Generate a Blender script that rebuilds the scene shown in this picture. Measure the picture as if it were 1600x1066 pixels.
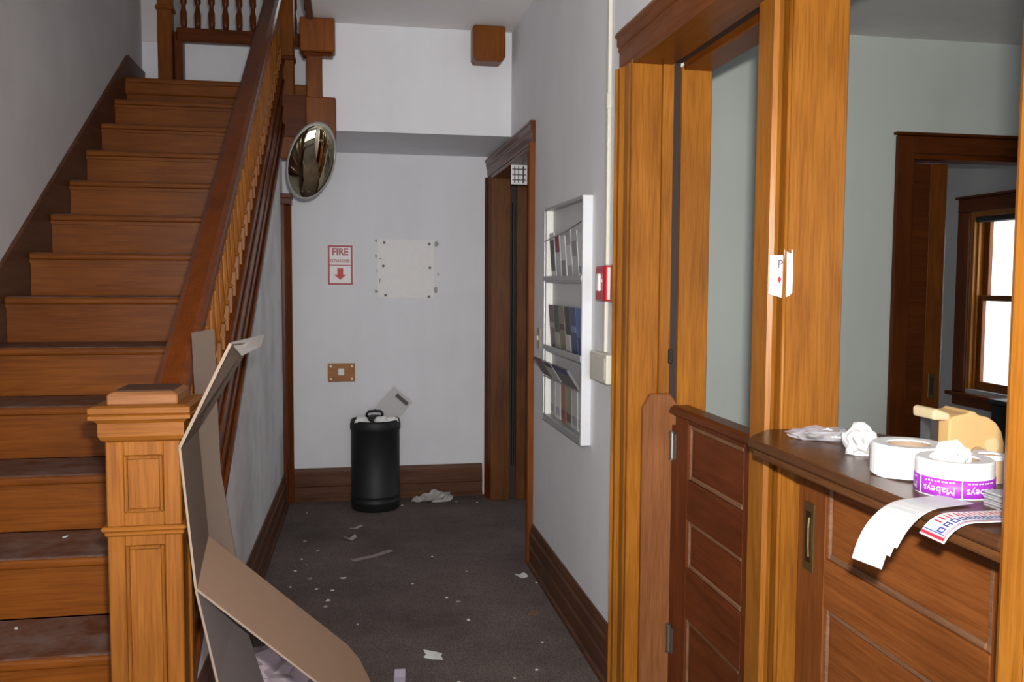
import bpy, bmesh, math, random
from mathutils import Vector, Matrix, noise

for o in list(bpy.data.objects):
    bpy.data.objects.remove(o)
SC = bpy.context.scene
COL = SC.collection

# ------------------------------------------------------------------ camera
def make_camera():
    yaw, pitch, roll = 0.18045, 0.06719, -0.00533
    cy, sy, cp, sp = math.cos(yaw), math.sin(yaw), math.cos(pitch), math.sin(pitch)
    f = Vector((sy * cp, cy * cp, -sp)); r = Vector((cy, -sy, 0)); d = f.cross(r)
    c, s = math.cos(roll), math.sin(roll)
    rt = c * r + s * d; dn = -s * r + c * d
    m = Matrix.Identity(4)
    for i in range(3):
        m[i][0] = rt[i]; m[i][1] = -dn[i]; m[i][2] = -f[i]
    m[2][3] = 1.55
    cam = bpy.data.cameras.new('camera'); cam.sensor_width = 36.0; cam.lens = 1380 / 1600 * 36
    cam.clip_start = 0.02
    o = bpy.data.objects.new('camera', cam); COL.objects.link(o); o.matrix_world = m
    SC.camera = o
    return m
CAM = make_camera()

# ------------------------------------------------------------------ world, lights, exposure
SC.view_settings.view_transform = 'Standard'
SC.view_settings.look = 'None'
SC.view_settings.gamma = 1.0
SC.view_settings.use_curve_mapping = False
SC.view_settings.exposure = 0.0

W = bpy.data.worlds.new('world'); SC.world = W; W.use_nodes = True
bg = W.node_tree.nodes['Background']
bg.inputs[0].default_value = (0.93, 0.96, 1.0, 1); bg.inputs[1].default_value = 2.0

def area_light(name, loc, direction, sx, sy, power, color):
    l = bpy.data.lights.new(name, 'AREA'); l.shape = 'RECTANGLE'; l.size = sx; l.size_y = sy
    l.energy = power; l.color = color
    o = bpy.data.objects.new(name, l); COL.objects.link(o); o.location = loc
    o.rotation_euler = Vector(direction).to_track_quat('-Z', 'Y').to_euler()
    return o
# the camera's own pop-up flash, just above and right of the lens
fl = area_light('camera_flash', CAM @ Vector((0.035, 0.10, -0.01)), (0.20, 1, -0.05), 0.05, 0.03, 50, (1.0, 0.96, 0.90))
fl.data.spread = math.radians(125)
# daylight outside the entrance glazing behind the photographer, the far room window and the upstairs window
area_light('daylight_entrance', (-0.1, -1.98, 1.38), (0, 1, -0.12), 2.3, 1.85, 118, (0.95, 0.965, 1.0))
area_light('daylight_side_window', (5.24, 5.95, 1.45), (-1, 0, -0.1), 1.2, 1.6, 26, (0.95, 0.98, 1.0))
area_light('daylight_upstairs', (0.5, 8.02, 4.45), (-0.2, -1, -0.15), 0.9, 1.4, 1.2, (0.92, 0.95, 1.0))
area_light('daylight_front_office', (3.2, -1.28, 1.7), (0, 1, 0), 1.6, 1.5, 3, (0.92, 0.96, 1.0))

# ------------------------------------------------------------------ materials
def nt(name):
    m = bpy.data.materials.new(name); m.use_nodes = True
    t = m.node_tree; b = t.nodes['Principled BSDF']
    return m, t, b
def N(t, kind, **kw):
    n = t.nodes.new(kind)
    for k, v in kw.items():
        if k in n.inputs: n.inputs[k].default_value = v
        else: setattr(n, k, v)
    return n
def ramp(t, stops):
    r = t.nodes.new('ShaderNodeValToRGB')
    while len(r.color_ramp.elements) < len(stops): r.color_ramp.elements.new(0.5)
    for e, (p, c) in zip(r.color_ramp.elements, stops):
        e.position = p; e.color = (*c, 1)
    return r
MATS = {}
def plain(name, col, rough=0.6, metal=0.0, spec=0.5, emit=None, alpha=None):
    if name in MATS: return MATS[name]
    m, t, b = nt(name)
    b.inputs['Base Color'].default_value = (*col, 1)
    b.inputs['Roughness'].default_value = rough; b.inputs['Metallic'].default_value = metal
    b.inputs['Specular IOR Level'].default_value = spec
    tc = N(t, 'ShaderNodeTexCoord'); no = N(t, 'ShaderNodeTexNoise', Scale=35.0, Detail=3.0)
    t.links.new(tc.outputs['Object'], no.inputs['Vector'])
    mx = N(t, 'ShaderNodeMix', data_type='RGBA', blend_type='MULTIPLY'); mx.inputs[0].default_value = 0.12
    mx.inputs[6].default_value = (*col, 1); t.links.new(no.outputs['Color'], mx.inputs[7])
    t.links.new(mx.outputs[2], b.inputs['Base Color'])
    MATS[name] = m
    return m
def wood(name, dark, light, axis='Z', rough=0.38, dust=None, spec=0.2, wear=0.0):
    key = name + '_' + axis
    if key in MATS: return MATS[key]
    m, t, b = nt(key); L = t.links.new
    tc = N(t, 'ShaderNodeTexCoord'); oi = N(t, 'ShaderNodeObjectInfo')
    mul = N(t, 'ShaderNodeMath', operation='MULTIPLY'); mul.inputs[1].default_value = 13.7
    L(oi.outputs['Random'], mul.inputs[0])
    add = N(t, 'ShaderNodeVectorMath', operation='ADD')
    L(tc.outputs['Object'], add.inputs[0]); L(mul.outputs[0], add.inputs[1])
    def mapped(along, across):
        mp = N(t, 'ShaderNodeMapping')
        mp.inputs['Scale'].default_value = [along if a == axis else across for a in 'XYZ']
        L(add.outputs[0], mp.inputs['Vector']); return mp
    m1 = mapped(1.3, 15); n1 = N(t, 'ShaderNodeTexNoise', Scale=1.0, Detail=5.0, Roughness=0.6, Distortion=1.6)
    L(m1.outputs[0], n1.inputs['Vector'])
    m2 = mapped(7, 190); n2 = N(t, 'ShaderNodeTexNoise', Scale=1.0, Detail=3.0, Roughness=0.6)
    L(m2.outputs[0], n2.inputs['Vector'])
    mid = tuple((a + c) / 2 for a, c in zip(dark, light))
    r1 = ramp(t, [(0.22, dark), (0.5, mid), (0.80, light)]); L(n1.outputs['Fac'], r1.inputs['Fac'])
    r2 = ramp(t, [(0.36, (0.55, 0.5, 0.46)), (0.56, (1, 1, 1))]); L(n2.outputs['Fac'], r2.inputs['Fac'])
    mx = N(t, 'ShaderNodeMix', data_type='RGBA', blend_type='MULTIPLY'); mx.inputs[0].default_value = 0.5
    L(r1.outputs[0], mx.inputs[6]); L(r2.outputs[0], mx.inputs[7])
    n3 = N(t, 'ShaderNodeTexNoise', Scale=2.2, Detail=2.0); L(add.outputs[0], n3.inputs['Vector'])
    r3 = ramp(t, [(0.3, (0.72, 0.68, 0.66)), (0.7, (1.1, 1.1, 1.1))]); L(n3.outputs['Fac'], r3.inputs['Fac'])
    mx2 = N(t, 'ShaderNodeMix', data_type='RGBA', blend_type='MULTIPLY'); mx2.inputs[0].default_value = 0.8
    L(mx.outputs[2], mx2.inputs[6]); L(r3.outputs[0], mx2.inputs[7])
    out = mx2.outputs[2]
    if dust:
        n4 = N(t, 'ShaderNodeTexNoise', Scale=9.0, Detail=5.0, Roughness=0.7); L(add.outputs[0], n4.inputs['Vector'])
        r4 = ramp(t, [(0.38, (0, 0, 0)), (0.75, (1, 1, 1))]); L(n4.outputs['Fac'], r4.inputs['Fac'])
        md = N(t, 'ShaderNodeMix', data_type='RGBA'); L(r4.outputs[0], md.inputs[0])
        L(out, md.inputs[6]); md.inputs[7].default_value = (*dust, 1); out = md.outputs[2]
    L(out, b.inputs['Base Color'])
    b.inputs['Roughness'].default_value = rough
    b.inputs['Specular IOR Level'].default_value = spec
    bp = N(t, 'ShaderNodeBump'); bp.inputs['Strength'].default_value = 0.12; bp.inputs['Distance'].default_value = 0.002
    L(n2.outputs['Fac'], bp.inputs['Height']); L(bp.outputs[0], b.inputs['Normal'])
    MATS[key] = m
    return m
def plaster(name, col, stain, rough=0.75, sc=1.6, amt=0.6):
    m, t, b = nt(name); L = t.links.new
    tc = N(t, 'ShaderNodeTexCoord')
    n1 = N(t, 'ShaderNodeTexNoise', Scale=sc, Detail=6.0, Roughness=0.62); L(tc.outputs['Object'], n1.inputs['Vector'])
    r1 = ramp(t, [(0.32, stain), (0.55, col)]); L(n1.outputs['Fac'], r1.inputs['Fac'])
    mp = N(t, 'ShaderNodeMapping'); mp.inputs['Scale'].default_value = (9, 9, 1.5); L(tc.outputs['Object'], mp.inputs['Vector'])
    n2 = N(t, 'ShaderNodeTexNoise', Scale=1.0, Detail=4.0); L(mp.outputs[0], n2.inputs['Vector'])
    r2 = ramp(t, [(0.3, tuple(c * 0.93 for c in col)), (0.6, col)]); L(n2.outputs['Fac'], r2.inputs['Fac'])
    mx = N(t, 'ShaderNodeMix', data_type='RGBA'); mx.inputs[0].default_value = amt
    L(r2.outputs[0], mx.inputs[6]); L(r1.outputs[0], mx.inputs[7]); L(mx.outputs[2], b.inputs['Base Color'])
    b.inputs['Roughness'].default_value = rough; b.inputs['Specular IOR Level'].default_value = 0.3
    n3 = N(t, 'ShaderNodeTexNoise', Scale=60.0, Detail=4.0); L(tc.outputs['Object'], n3.inputs['Vector'])
    bp = N(t, 'ShaderNodeBump'); bp.inputs['Strength'].default_value = 0.10; bp.inputs['Distance'].default_value = 0.003
    L(n3.outputs['Fac'], bp.inputs['Height']); L(bp.outputs[0], b.inputs['Normal'])
    MATS[name] = m
    return m
def carpet():
    m, t, b = nt('dark_carpet'); L = t.links.new
    tc = N(t, 'ShaderNodeTexCoord')
    n1 = N(t, 'ShaderNodeTexNoise', Scale=2.2, Detail=6.0, Roughness=0.65); L(tc.outputs['Object'], n1.inputs['Vector'])
    r1 = ramp(t, [(0.3, (0.105, 0.085, 0.080)), (0.7, (0.185, 0.150, 0.140))]); L(n1.outputs['Fac'], r1.inputs['Fac'])
    n2 = N(t, 'ShaderNodeTexNoise', Scale=160.0, Detail=3.0); L(tc.outputs['Object'], n2.inputs['Vector'])
    r2 = ramp(t, [(0.35, (0.55, 0.55, 0.55)), (0.65, (1.25, 1.22, 1.2))]); L(n2.outputs['Fac'], r2.inputs['Fac'])
    mx = N(t, 'ShaderNodeMix', data_type='RGBA', blend_type='MULTIPLY'); mx.inputs[0].default_value = 1.0
    L(r1.outputs[0], mx.inputs[6]); L(r2.outputs[0], mx.inputs[7])
    n3 = N(t, 'ShaderNodeTexNoise', Scale=48.0, Detail=2.0); L(tc.outputs['Object'], n3.inputs['Vector'])
    r3 = ramp(t, [(0.74, (0, 0, 0)), (0.79, (0.8, 0.8, 0.8))]); L(n3.outputs['Fac'], r3.inputs['Fac'])
    md = N(t, 'ShaderNodeMix', data_type='RGBA'); L(r3.outputs[0], md.inputs[0]); L(mx.outputs[2], md.inputs[6])
    md.inputs[7].default_value = (0.26, 0.24, 0.22, 1)
    L(md.outputs[2], b.inputs['Base Color']); b.inputs['Roughness'].default_value = 0.95
    b.inputs['Specular IOR Level'].default_value = 0.1
    bp = N(t, 'ShaderNodeBump'); bp.inputs['Strength'].default_value = 0.5; bp.inputs['Distance'].default_value = 0.004
    L(n2.outputs['Fac'], bp.inputs['Height']); L(bp.outputs[0], b.inputs['Normal'])
    return m
def glass(name, tint=(0.95, 0.97, 1.0), gl=0.08):
    m = bpy.data.materials.new(name); m.use_nodes = True; t = m.node_tree; t.nodes.clear()
    o = N(t, 'ShaderNodeOutputMaterial'); mix = N(t, 'ShaderNodeMixShader'); mix.inputs[0].default_value = gl
    tr = N(t, 'ShaderNodeBsdfTransparent'); tr.inputs[0].default_value = (*tint, 1)
    g = N(t, 'ShaderNodeBsdfGlossy'); g.inputs['Roughness'].default_value = 0.05
    t.links.new(tr.outputs[0], mix.inputs[1]); t.links.new(g.outputs[0], mix.inputs[2]); t.links.new(mix.outputs[0], o.inputs[0])
    return m

def film(name):
    m = bpy.data.materials.new(name); m.use_nodes = True; t = m.node_tree; t.nodes.clear()
    o = N(t, 'ShaderNodeOutputMaterial'); mix = N(t, 'ShaderNodeMixShader'); mix.inputs[0].default_value = 0.38
    tr = N(t, 'ShaderNodeBsdfTransparent')
    p = N(t, 'ShaderNodeBsdfPrincipled'); p.inputs['Base Color'].default_value = (0.72, 0.72, 0.78, 1); p.inputs['Roughness'].default_value = 0.15
    t.links.new(tr.outputs[0], mix.inputs[1]); t.links.new(p.outputs[0], mix.inputs[2]); t.links.new(mix.outputs[0], o.inputs[0])
    return m

HONEY = ((0.26, 0.088, 0.010), (0.42, 0.165, 0.022))
NEWEL = ((0.185, 0.058, 0.007), (0.30, 0.110, 0.016))       # newel post
JAMB = ((0.27, 0.092, 0.009), (0.43, 0.165, 0.020))        # door jambs
SLIDE = ((0.18, 0.052, 0.012), (0.32, 0.106, 0.026))        # sliding door        # newel, casings
OAK = ((0.145, 0.038, 0.004), (0.24, 0.072, 0.008))          # risers, jambs
RED = ((0.082, 0.018, 0.003), (0.16, 0.040, 0.006))         # handrail, dark trims
BROWN = ((0.078, 0.030, 0.014), (0.155, 0.064, 0.030))      # baseboards
GATE = ((0.10, 0.022, 0.006), (0.19, 0.048, 0.013))         # gate and sliding door
def honey(a): return wood('honey_oak', *HONEY, a, 0.36)
def oak(a): return wood('golden_oak', *OAK, a, 0.36)
def red(a): return wood('red_brown_oak', *RED, a, 0.33)
def brown(a): return wood('dark_brown_trim', *BROWN, a, 0.42)
def newelw(a): return wood('newel_oak', *NEWEL, a, 0.40)
def jambw(a): return wood('jamb_oak', *JAMB, a, 0.36)
def slidew(a): return wood('worn_door_oak', *SLIDE, a, 0.40)
def gatew(a): return wood('worn_mahogany', *GATE, a, 0.40)
def tread_mat(a): return wood('dusty_tread', (0.095, 0.034, 0.017), (0.165, 0.062, 0.032), a, 0.5, dust=(0.20, 0.145, 0.125))
def cap_mat(a): return wood('shelf_top_oak', (0.06, 0.023, 0.010), (0.115, 0.047, 0.019), a, 0.28)
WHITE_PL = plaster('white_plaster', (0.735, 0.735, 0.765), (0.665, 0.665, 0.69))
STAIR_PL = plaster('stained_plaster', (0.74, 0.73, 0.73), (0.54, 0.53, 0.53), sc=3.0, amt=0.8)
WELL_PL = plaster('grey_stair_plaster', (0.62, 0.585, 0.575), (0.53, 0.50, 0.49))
CEIL_PL = plaster('ceiling_plaster', (0.82, 0.80, 0.79), (0.77, 0.75, 0.74))
GREEN_PL = plaster('sage_green_plaster', (0.69, 0.735, 0.69), (0.64, 0.685, 0.64))
CARPET = carpet()
DARK = plain('dark_recess', (0.030, 0.018, 0.016), 0.7)
PAPER = plain('white_paper', (0.80, 0.80, 0.80), 0.7)
CARD = plain('cardboard_face', (0.25, 0.158, 0.105), 0.85, spec=0.2)
CARDE = plain('cardboard_edge', (0.28, 0.21, 0.155), 0.85, spec=0.2)
CARDD = plain('cardboard_grey_face', (0.125, 0.090, 0.070), 0.85, spec=0.2)
CARDP = plain('cardboard_printed_face', (0.115, 0.092, 0.088), 0.8, spec=0.2)
BLACK = plain('black_metal', (0.007, 0.007, 0.008), 0.6)
ALU = plain('brushed_aluminium', (0.74, 0.75, 0.78), 0.36, metal=0.4)
ALUD = plain('dull_aluminium', (0.40, 0.40, 0.40), 0.4, metal=0.4)
STEEL = plain('hinge_steel', (0.30, 0.29, 0.27), 0.38, metal=0.9)
BRASS = plain('aged_brass', (0.22, 0.15, 0.065), 0.36, metal=0.8)
CREAM = plain('cream_plastic', (0.66, 0.63, 0.54), 0.45)
REDPL = plain('red_enamel', (0.50, 0.012, 0.02), 0.3)
SIGNRED = plain('sign_red', (0.42, 0.04, 0.055), 0.5)
PURPLE = plain('purple_print', (0.36, 0.035, 0.52), 0.5)
BLUE = plain('blue_print', (0.03, 0.05, 0.32), 0.5)
CORE = plain('roll_core_card', (0.42, 0.30, 0.21), 0.8)
PEACH = plain('cream_tape_machine', (0.72, 0.45, 0.19), 0.42)

# ------------------------------------------------------------------ geometry helpers
SHEAR = 0.016           # the staircase side of the hall runs slightly out of parallel
def sh(x, y): return x + SHEAR * (y - 2.0)
class MB:
    def __init__(self): self.v = []; self.f = []; self.fm = []
    def add(self, vs, fs, mi=0):
        n = len(self.v); self.v += [tuple(p) for p in vs]
        for f in fs: self.f.append(tuple(i + n for i in f)); self.fm.append(mi)
        return self
    def box(self, x0, x1, y0, y1, z0, z1, mi=0):
        vs = [(x, y, z) for x in (x0, x1) for y in (y0, y1) for z in (z0, z1)]
        return self.add(vs, [(0, 1, 3, 2), (4, 6, 7, 5), (0, 4, 5, 1), (2, 3, 7, 6), (0, 2, 6, 4), (1, 5, 7, 3)], mi)
    def prism(self, poly, axis, a, b, mi=0):
        """poly in the two other axes (in xyz order), extruded along axis from a to b"""
        n = len(poly)
        def p(u, v, w): return {'X': (w, u, v), 'Y': (u, w, v), 'Z': (u, v, w)}[axis]
        vs = [p(u, v, a) for u, v in poly] + [p(u, v, b) for u, v in poly]
        fs = [tuple(range(n)), tuple(range(2 * n - 1, n - 1, -1))] + [(i, n + i, n + (i + 1) % n, (i + 1) % n) for i in range(n)]
        return self.add(vs, fs, mi)
    def slab(self, pts, t, mi=0, mi_edge=None):
        """a polygon in space given thickness t"""
        P = [Vector(p) for p in pts]
        nrm = (P[1] - P[0]).cross(P[-1] - P[0]).normalized() * t / 2
        n = len(P); vs = [p + nrm for p in P] + [p - nrm for p in P]
        self.add(vs, [tuple(range(n)), tuple(range(2 * n - 1, n - 1, -1))], mi)
        self.add(vs, [(i, n + i, n + (i + 1) % n, (i + 1) % n) for i in range(n)], mi if mi_edge is None else mi_edge)
        return self
    def lathe(self, prof, c=(0, 0, 0), seg=20, mi=0, close=True):
        """prof: list of (r, z)"""
        vs = []; fs = []
        for r, z in prof:
            for k in range(seg):
                a = 2 * math.pi * k / seg; vs.append((c[0] + r * math.cos(a), c[1] + r * math.sin(a), c[2] + z))
        m = len(prof)
        for i in range(m - 1):
            for k in range(seg):
                k2 = (k + 1) % seg
                fs.append((i * seg + k, i * seg + k2, (i + 1) * seg + k2, (i + 1) * seg + k))
        if close:
            fs.append(tuple(range(seg - 1, -1, -1))); fs.append(tuple((m - 1) * seg + k for k in range(seg)))
        return self.add(vs, fs, mi)
    def tube(self, pts, r, seg=8, mi=0):
        P = [Vector(p) for p in pts]; vs = []; fs = []
        for i, p in enumerate(P):
            d = (P[min(i + 1, len(P) - 1)] - P[max(i - 1, 0)]).normalized()
            u = d.cross(Vector((0.13, 0.31, 0.94))).normalized(); w = d.cross(u)
            for k in range(seg):
                a = 2 * math.pi * k / seg; vs.append(p + r * (math.cos(a) * u + math.sin(a) * w))
        for i in range(len(P) - 1):
            for k in range(seg):
                fs.append((i * seg + k, i * seg + (k + 1) % seg, (i + 1) * seg + (k + 1) % seg, (i + 1) * seg + k))
        fs += [tuple(range(seg - 1, -1, -1)), tuple((len(P) - 1) * seg + k for k in range(seg))]
        return self.add(vs, fs, mi)
    def shear(self):
        self.v = [(sh(x, y), y, z) for x, y, z in self.v]; return self
    def map(self, fn):
        self.v = [tuple(fn(*p)) for p in self.v]; return self
    def build(self, name, mats, parent=None, origin=None, bevel=0.0, smooth=False, seg=1):
        if not isinstance(mats, (list, tuple)): mats = [mats]
        bm = bmesh.new(); vv = [bm.verts.new(p) for p in self.v]
        for f, mi in zip(self.f, self.fm):
            try:
                fc = bm.faces.new([vv[i] for i in f]); fc.material_index = mi; fc.smooth = smooth
            except ValueError: pass
        bmesh.ops.recalc_face_normals(bm, faces=bm.faces)
        if bevel > 0:
            ed = [e for e in bm.edges if len(e.link_faces) == 2 and e.calc_face_angle(0) > 0.6]
            bmesh.ops.bevel(bm, geom=ed, offset=bevel, segments=seg, affect='EDGES', clamp_overlap=True, profile=0.5)
        if origin is None:
            if parent is not None: origin = Vector(parent.get('_o', (0, 0, 0)))
            else:
                xs = [v.co for v in bm.verts]
                origin = Vector(((min(p.x for p in xs) + max(p.x for p in xs)) / 2, (min(p.y for p in xs) + max(p.y for p in xs)) / 2, min(p.z for p in xs)))
        origin = Vector(origin)
        for v in bm.verts: v.co -= origin
        me = bpy.data.meshes.new(name); bm.to_mesh(me); bm.free()
        for m in mats: me.materials.append(m)
        o = bpy.data.objects.new(name, me); COL.objects.link(o)
        if parent is not None:
            o.parent = parent; o.location = origin - Vector(parent['_o'])
        else: o.location = origin
        o['_o'] = tuple(origin)
        return o
def box(name, mat, ext, parent=None, bevel=0.0, shear=False):
    m = MB().box(*ext)
    if shear: m.shear()
    return m.build(name, mat, parent, bevel=bevel)
def tag(o, label, cat, group=None):
    o['label'] = label; o['category'] = cat
    if group: o['group'] = group
    return o
def thing(name, loc, label, cat, group=None):
    o = bpy.data.objects.new(name, None); COL.objects.link(o); o.location = loc; o['_o'] = tuple(loc)
    o.empty_display_size = 0.05
    return tag(o, label, cat, group)
def struct(o): o['kind'] = 'structure'; return o
def inst(o, loc, parent=None, rot=None):
    """copy sharing mesh data; loc is in world space"""
    c = o.copy(); COL.objects.link(c)
    c.parent = parent if parent is not None else o.parent
    base = Vector(c.parent['_o']) if c.parent is not None else Vector((0, 0, 0))
    c.location = Vector(loc) - base
    if rot is not None: c.rotation_euler = rot
    c['_o'] = tuple(loc)
    return c
def text_mb(s, size, fn, mi=0, bold=0.0):
    """flat lettering mapped onto a surface by fn(x, y)"""
    cu = bpy.data.curves.new('t', 'FONT'); cu.body = s; cu.size = size; cu.align_x = 'CENTER'; cu.align_y = 'CENTER'
    cu.resolution_u = 2; cu.offset = size * bold
    o = bpy.data.objects.new('t', cu); COL.objects.link(o)
    dg = bpy.context.evaluated_depsgraph_get(); dg.update()
    me = bpy.data.meshes.new_from_object(o.evaluated_get(dg))
    m = MB(); m.add([fn(v.co.x, v.co.y) for v in me.vertices], [tuple(p.vertices) for p in me.polygons], mi)
    bpy.data.objects.remove(o); bpy.data.meshes.remove(me)
    return m
def crumple(name, mat, c, rx, ry, rz, seed, parent=None, sub=3, amp=0.45, freq=1.6, bottom=None):
    bm = bmesh.new(); bmesh.ops.create_icosphere(bm, subdivisions=sub, radius=1)
    rnd = random.Random(seed); off = Vector((seed * 3.1, seed * 1.7, 0))
    for v in bm.verts:
        d = v.co.normalized()
        k = 1 + amp * noise.noise(d * freq + off) + 0.5 * amp * abs(noise.noise(d * freq * 2.6 + off)) + rnd.uniform(-0.07, 0.07)
        v.co = d * k
    m = MB(); bm.verts.ensure_lookup_table()
    vs = [(c[0] + v.co.x * rx, c[1] + v.co.y * ry, c[2] + v.co.z * rz) for v in bm.verts]
    if bottom is not None: vs = [(x, y, max(z, bottom)) for x, y, z in vs]
    m.add(vs, [tuple(v.index for v in f.verts) for f in bm.faces]); bm.free()
    return m.build(name, mat, parent)

# ------------------------------------------------------------------ room shell
XR, XR2 = 0.97, 1.245            # hall wall on the right: its two faces
XM = 1.115
YF = 6.29                       # wall at the end of the hall
ZC = 3.055                      # hall ceiling
SW = -0.525                     # plaster under the stairs (before shear)
RISE, RUN, Y3 = 0.185, 0.2775, 2.446
def nose(y): return 3 * RISE + (y - Y3) * RISE / RUN
YL, ZL = Y3 + 12 * RUN, 15 * RISE      # landing edge

struct(box('floor', CARPET, (-2.2, 7.4, -2.2, 8.0, -0.12, 0.0)))
# stair side
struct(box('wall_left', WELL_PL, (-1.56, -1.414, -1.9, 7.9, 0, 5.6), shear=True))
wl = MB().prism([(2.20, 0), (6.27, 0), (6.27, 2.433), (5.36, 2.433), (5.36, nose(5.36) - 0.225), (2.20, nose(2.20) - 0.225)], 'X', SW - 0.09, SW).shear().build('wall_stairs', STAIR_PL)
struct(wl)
# end wall
struct(box('wall_far', WHITE_PL, (-1.40, 1.2, YF, YF + 0.12, 0, 3.12)))
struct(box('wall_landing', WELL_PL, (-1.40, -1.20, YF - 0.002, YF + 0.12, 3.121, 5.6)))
sf = MB().box(-0.24, XR, 5.38, YF - 0.003, 2.433, 3.12).build('wall_soffit', WHITE_PL); struct(sf)
struct(box('ceiling_landing', CEIL_PL, (-0.46, -0.243, 5.62, YF - 0.003, 2.433, 2.60)))
# hall ceiling with the open stairwell
struct(MB().box(-0.20, XR + 0.28, 1.5, 5.378, ZC, ZC + 0.17).build('ceiling', CEIL_PL))
struct(box('ceiling_entry', CEIL_PL, (-1.414, XR + 0.28, -1.9, 1.498, ZC, ZC + 0.17)))
struct(box('trim_1', red('Y'), (-0.235, -0.202, 1.5, 5.27, ZC - 0.02, ZC + 0.20)))
# upstairs
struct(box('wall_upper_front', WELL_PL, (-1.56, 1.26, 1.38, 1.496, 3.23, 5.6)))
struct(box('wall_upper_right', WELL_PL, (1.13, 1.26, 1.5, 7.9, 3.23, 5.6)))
ub = MB().box(-1.40, 0.05, 7.80, 7.9, 3.23, 5.6).box(0.95, 1.13, 7.80, 7.9, 3.23, 5.6).box(0.05, 0.95, 7.80, 7.9, 3.23, 3.75).box(0.05, 0.95, 7.80, 7.9, 5.15, 5.6)
struct(ub.build('wall_upper_back', WHITE_PL))
struct(box('ceiling_upper', CEIL_PL, (-1.6, 1.3, 1.38, 7.9, 5.6, 5.7)))
struct(box('floor_upper', oak('X'), (-1.40, 1.13, YF + 0.122, 7.79, 3.125, 3.225)))
# wall on the right of the hall, hall skin and office skin, with two pocket door openings
O1A, O1B, O2A, O2B = 1.14, 2.99, 4.77, 6.12
ZO1, ZO2 = 2.325, 2.28
hw = MB(); gw = MB()
for m, a, b in ((hw, XR, XM), (gw, XM, XR2)):
    m.box(a, b, -1.9, O1A, 0, 3.2); m.box(a, b, O1A, O1B, ZO1, 3.2); m.box(a, b, O1B, O2A, 0, 3.2)
    m.box(a, b, O2A, O2B, ZO2, 3.2); m.box(a, b, O2B, YF, 0, 3.2)
struct(hw.build('wall_right', WHITE_PL)); struct(gw.build('wall_office_left', GREEN_PL))
# office: back wall with a doorway, ceiling, side wall
YB = 4.65
bw = MB().box(XR2, 3.19, YB, YB + 0.14, 0, 3.1).box(3.19, 5.0, YB, YB + 0.14, 2.30, 3.1).box(5.0, 6.2, YB, YB + 0.14, 0, 3.1)
struct(bw.build('wall_office_back', GREEN_PL))
struct(box('ceiling_office', CEIL_PL, (XR2, 6.3, -1.3, YB, 2.945, 3.08)))
struct(box('wall_office_right', GREEN_PL, (6.2, 6.32, -1.3, YB, 0, 3.0)))
fw = MB().box(XR2, 2.4, -1.22, -1.1, 0, 3.0).box(4.0, 6.2, -1.22, -1.1, 0, 3.0).box(2.4, 4.0, -1.22, -1.1, 0, 0.9).box(2.4, 4.0, -1.22, -1.1, 2.5, 3.0)
struct(fw.build('wall_office_front', GREEN_PL))
# far room with the window
struct(box('ceiling_side_room', CEIL_PL, (XR2, 5.13, YB + 0.141, 7.3, 2.95, 3.08)))
WX, WY0, WY1, WZ0, WZ1 = 4.985, 5.35, 6.46, 0.69, 2.13
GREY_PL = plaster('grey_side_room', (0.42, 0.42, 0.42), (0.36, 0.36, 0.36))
sw_ = MB().box(WX, WX + 0.14, WY1, 7.2, 0, 3.0).box(WX, WX + 0.14, YB + 0.141, WY0, 0, 3.0).box(WX, WX + 0.14, WY0, WY1, 0, WZ0).box(WX, WX + 0.14, WY0, WY1, WZ1, 3.0)
struct(sw_.build('wall_side_room_right', GREY_PL))
struct(box('wall_side_room_back', GREY_PL, (XR2, WX + 0.14, 7.2, 7.32, 0, 3.0)))

# entrance wall behind the photographer, three tall panes of glass
ew = MB().box(-1.52, -1.15, -1.9, -1.78, 0, 3.2).box(0.92, XR, -1.9, -1.78, 0, 3.2).box(-1.15, 0.92, -1.9, -1.78, 2.27, 3.2).box(-1.15, 0.92, -1.9, -1.78, 0, 0.45)
struct(ew.build('wall_front', WHITE_PL))
wf = MB()
for x in (-1.15, -0.55, 0.20, 0.80): wf.box(x, x + 0.12, -1.88, -1.80, 0.45, 2.27)
wf.box(-1.15, 0.92, -1.88, -1.80, 0.45, 0.60); wf.box(-1.15, 0.92, -1.88, -1.80, 2.15, 2.27)
w1 = struct(wf.build('window_1', oak('Z')))
GL = glass('window_glass')
for x0, x1 in ((-1.03, -0.55), (-0.43, 0.20), (0.32, 0.80)):
    box('pane', GL, (x0, x1, -1.845, -1.837, 0.60, 2.15), w1)

# ------------------------------------------------------------------ baseboards
BP = [(0, 0), (0.030, 0), (0.030, 0.018), (0.021, 0.028), (0.021, 0.10), (0.027, 0.108), (0.021, 0.118), (0.021, 0.178), (0.013, 0.19), (0.013, 0.205), (0.005, 0.228), (0, 0.232)]
struct(MB().prism([(XR - u, v) for u, v in BP], 'Y', 3.115, 4.645).build('baseboard_right', brown('Y')))
struct(MB().prism([(SW + u, v) for u, v in BP], 'Y', 2.28, 6.12).shear().build('baseboard_left', brown('Y')))
struct(MB().prism([(YF - u, v) for u, v in BP], 'X', -0.40, 0.93).build('baseboard_far', brown('X')))
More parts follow.
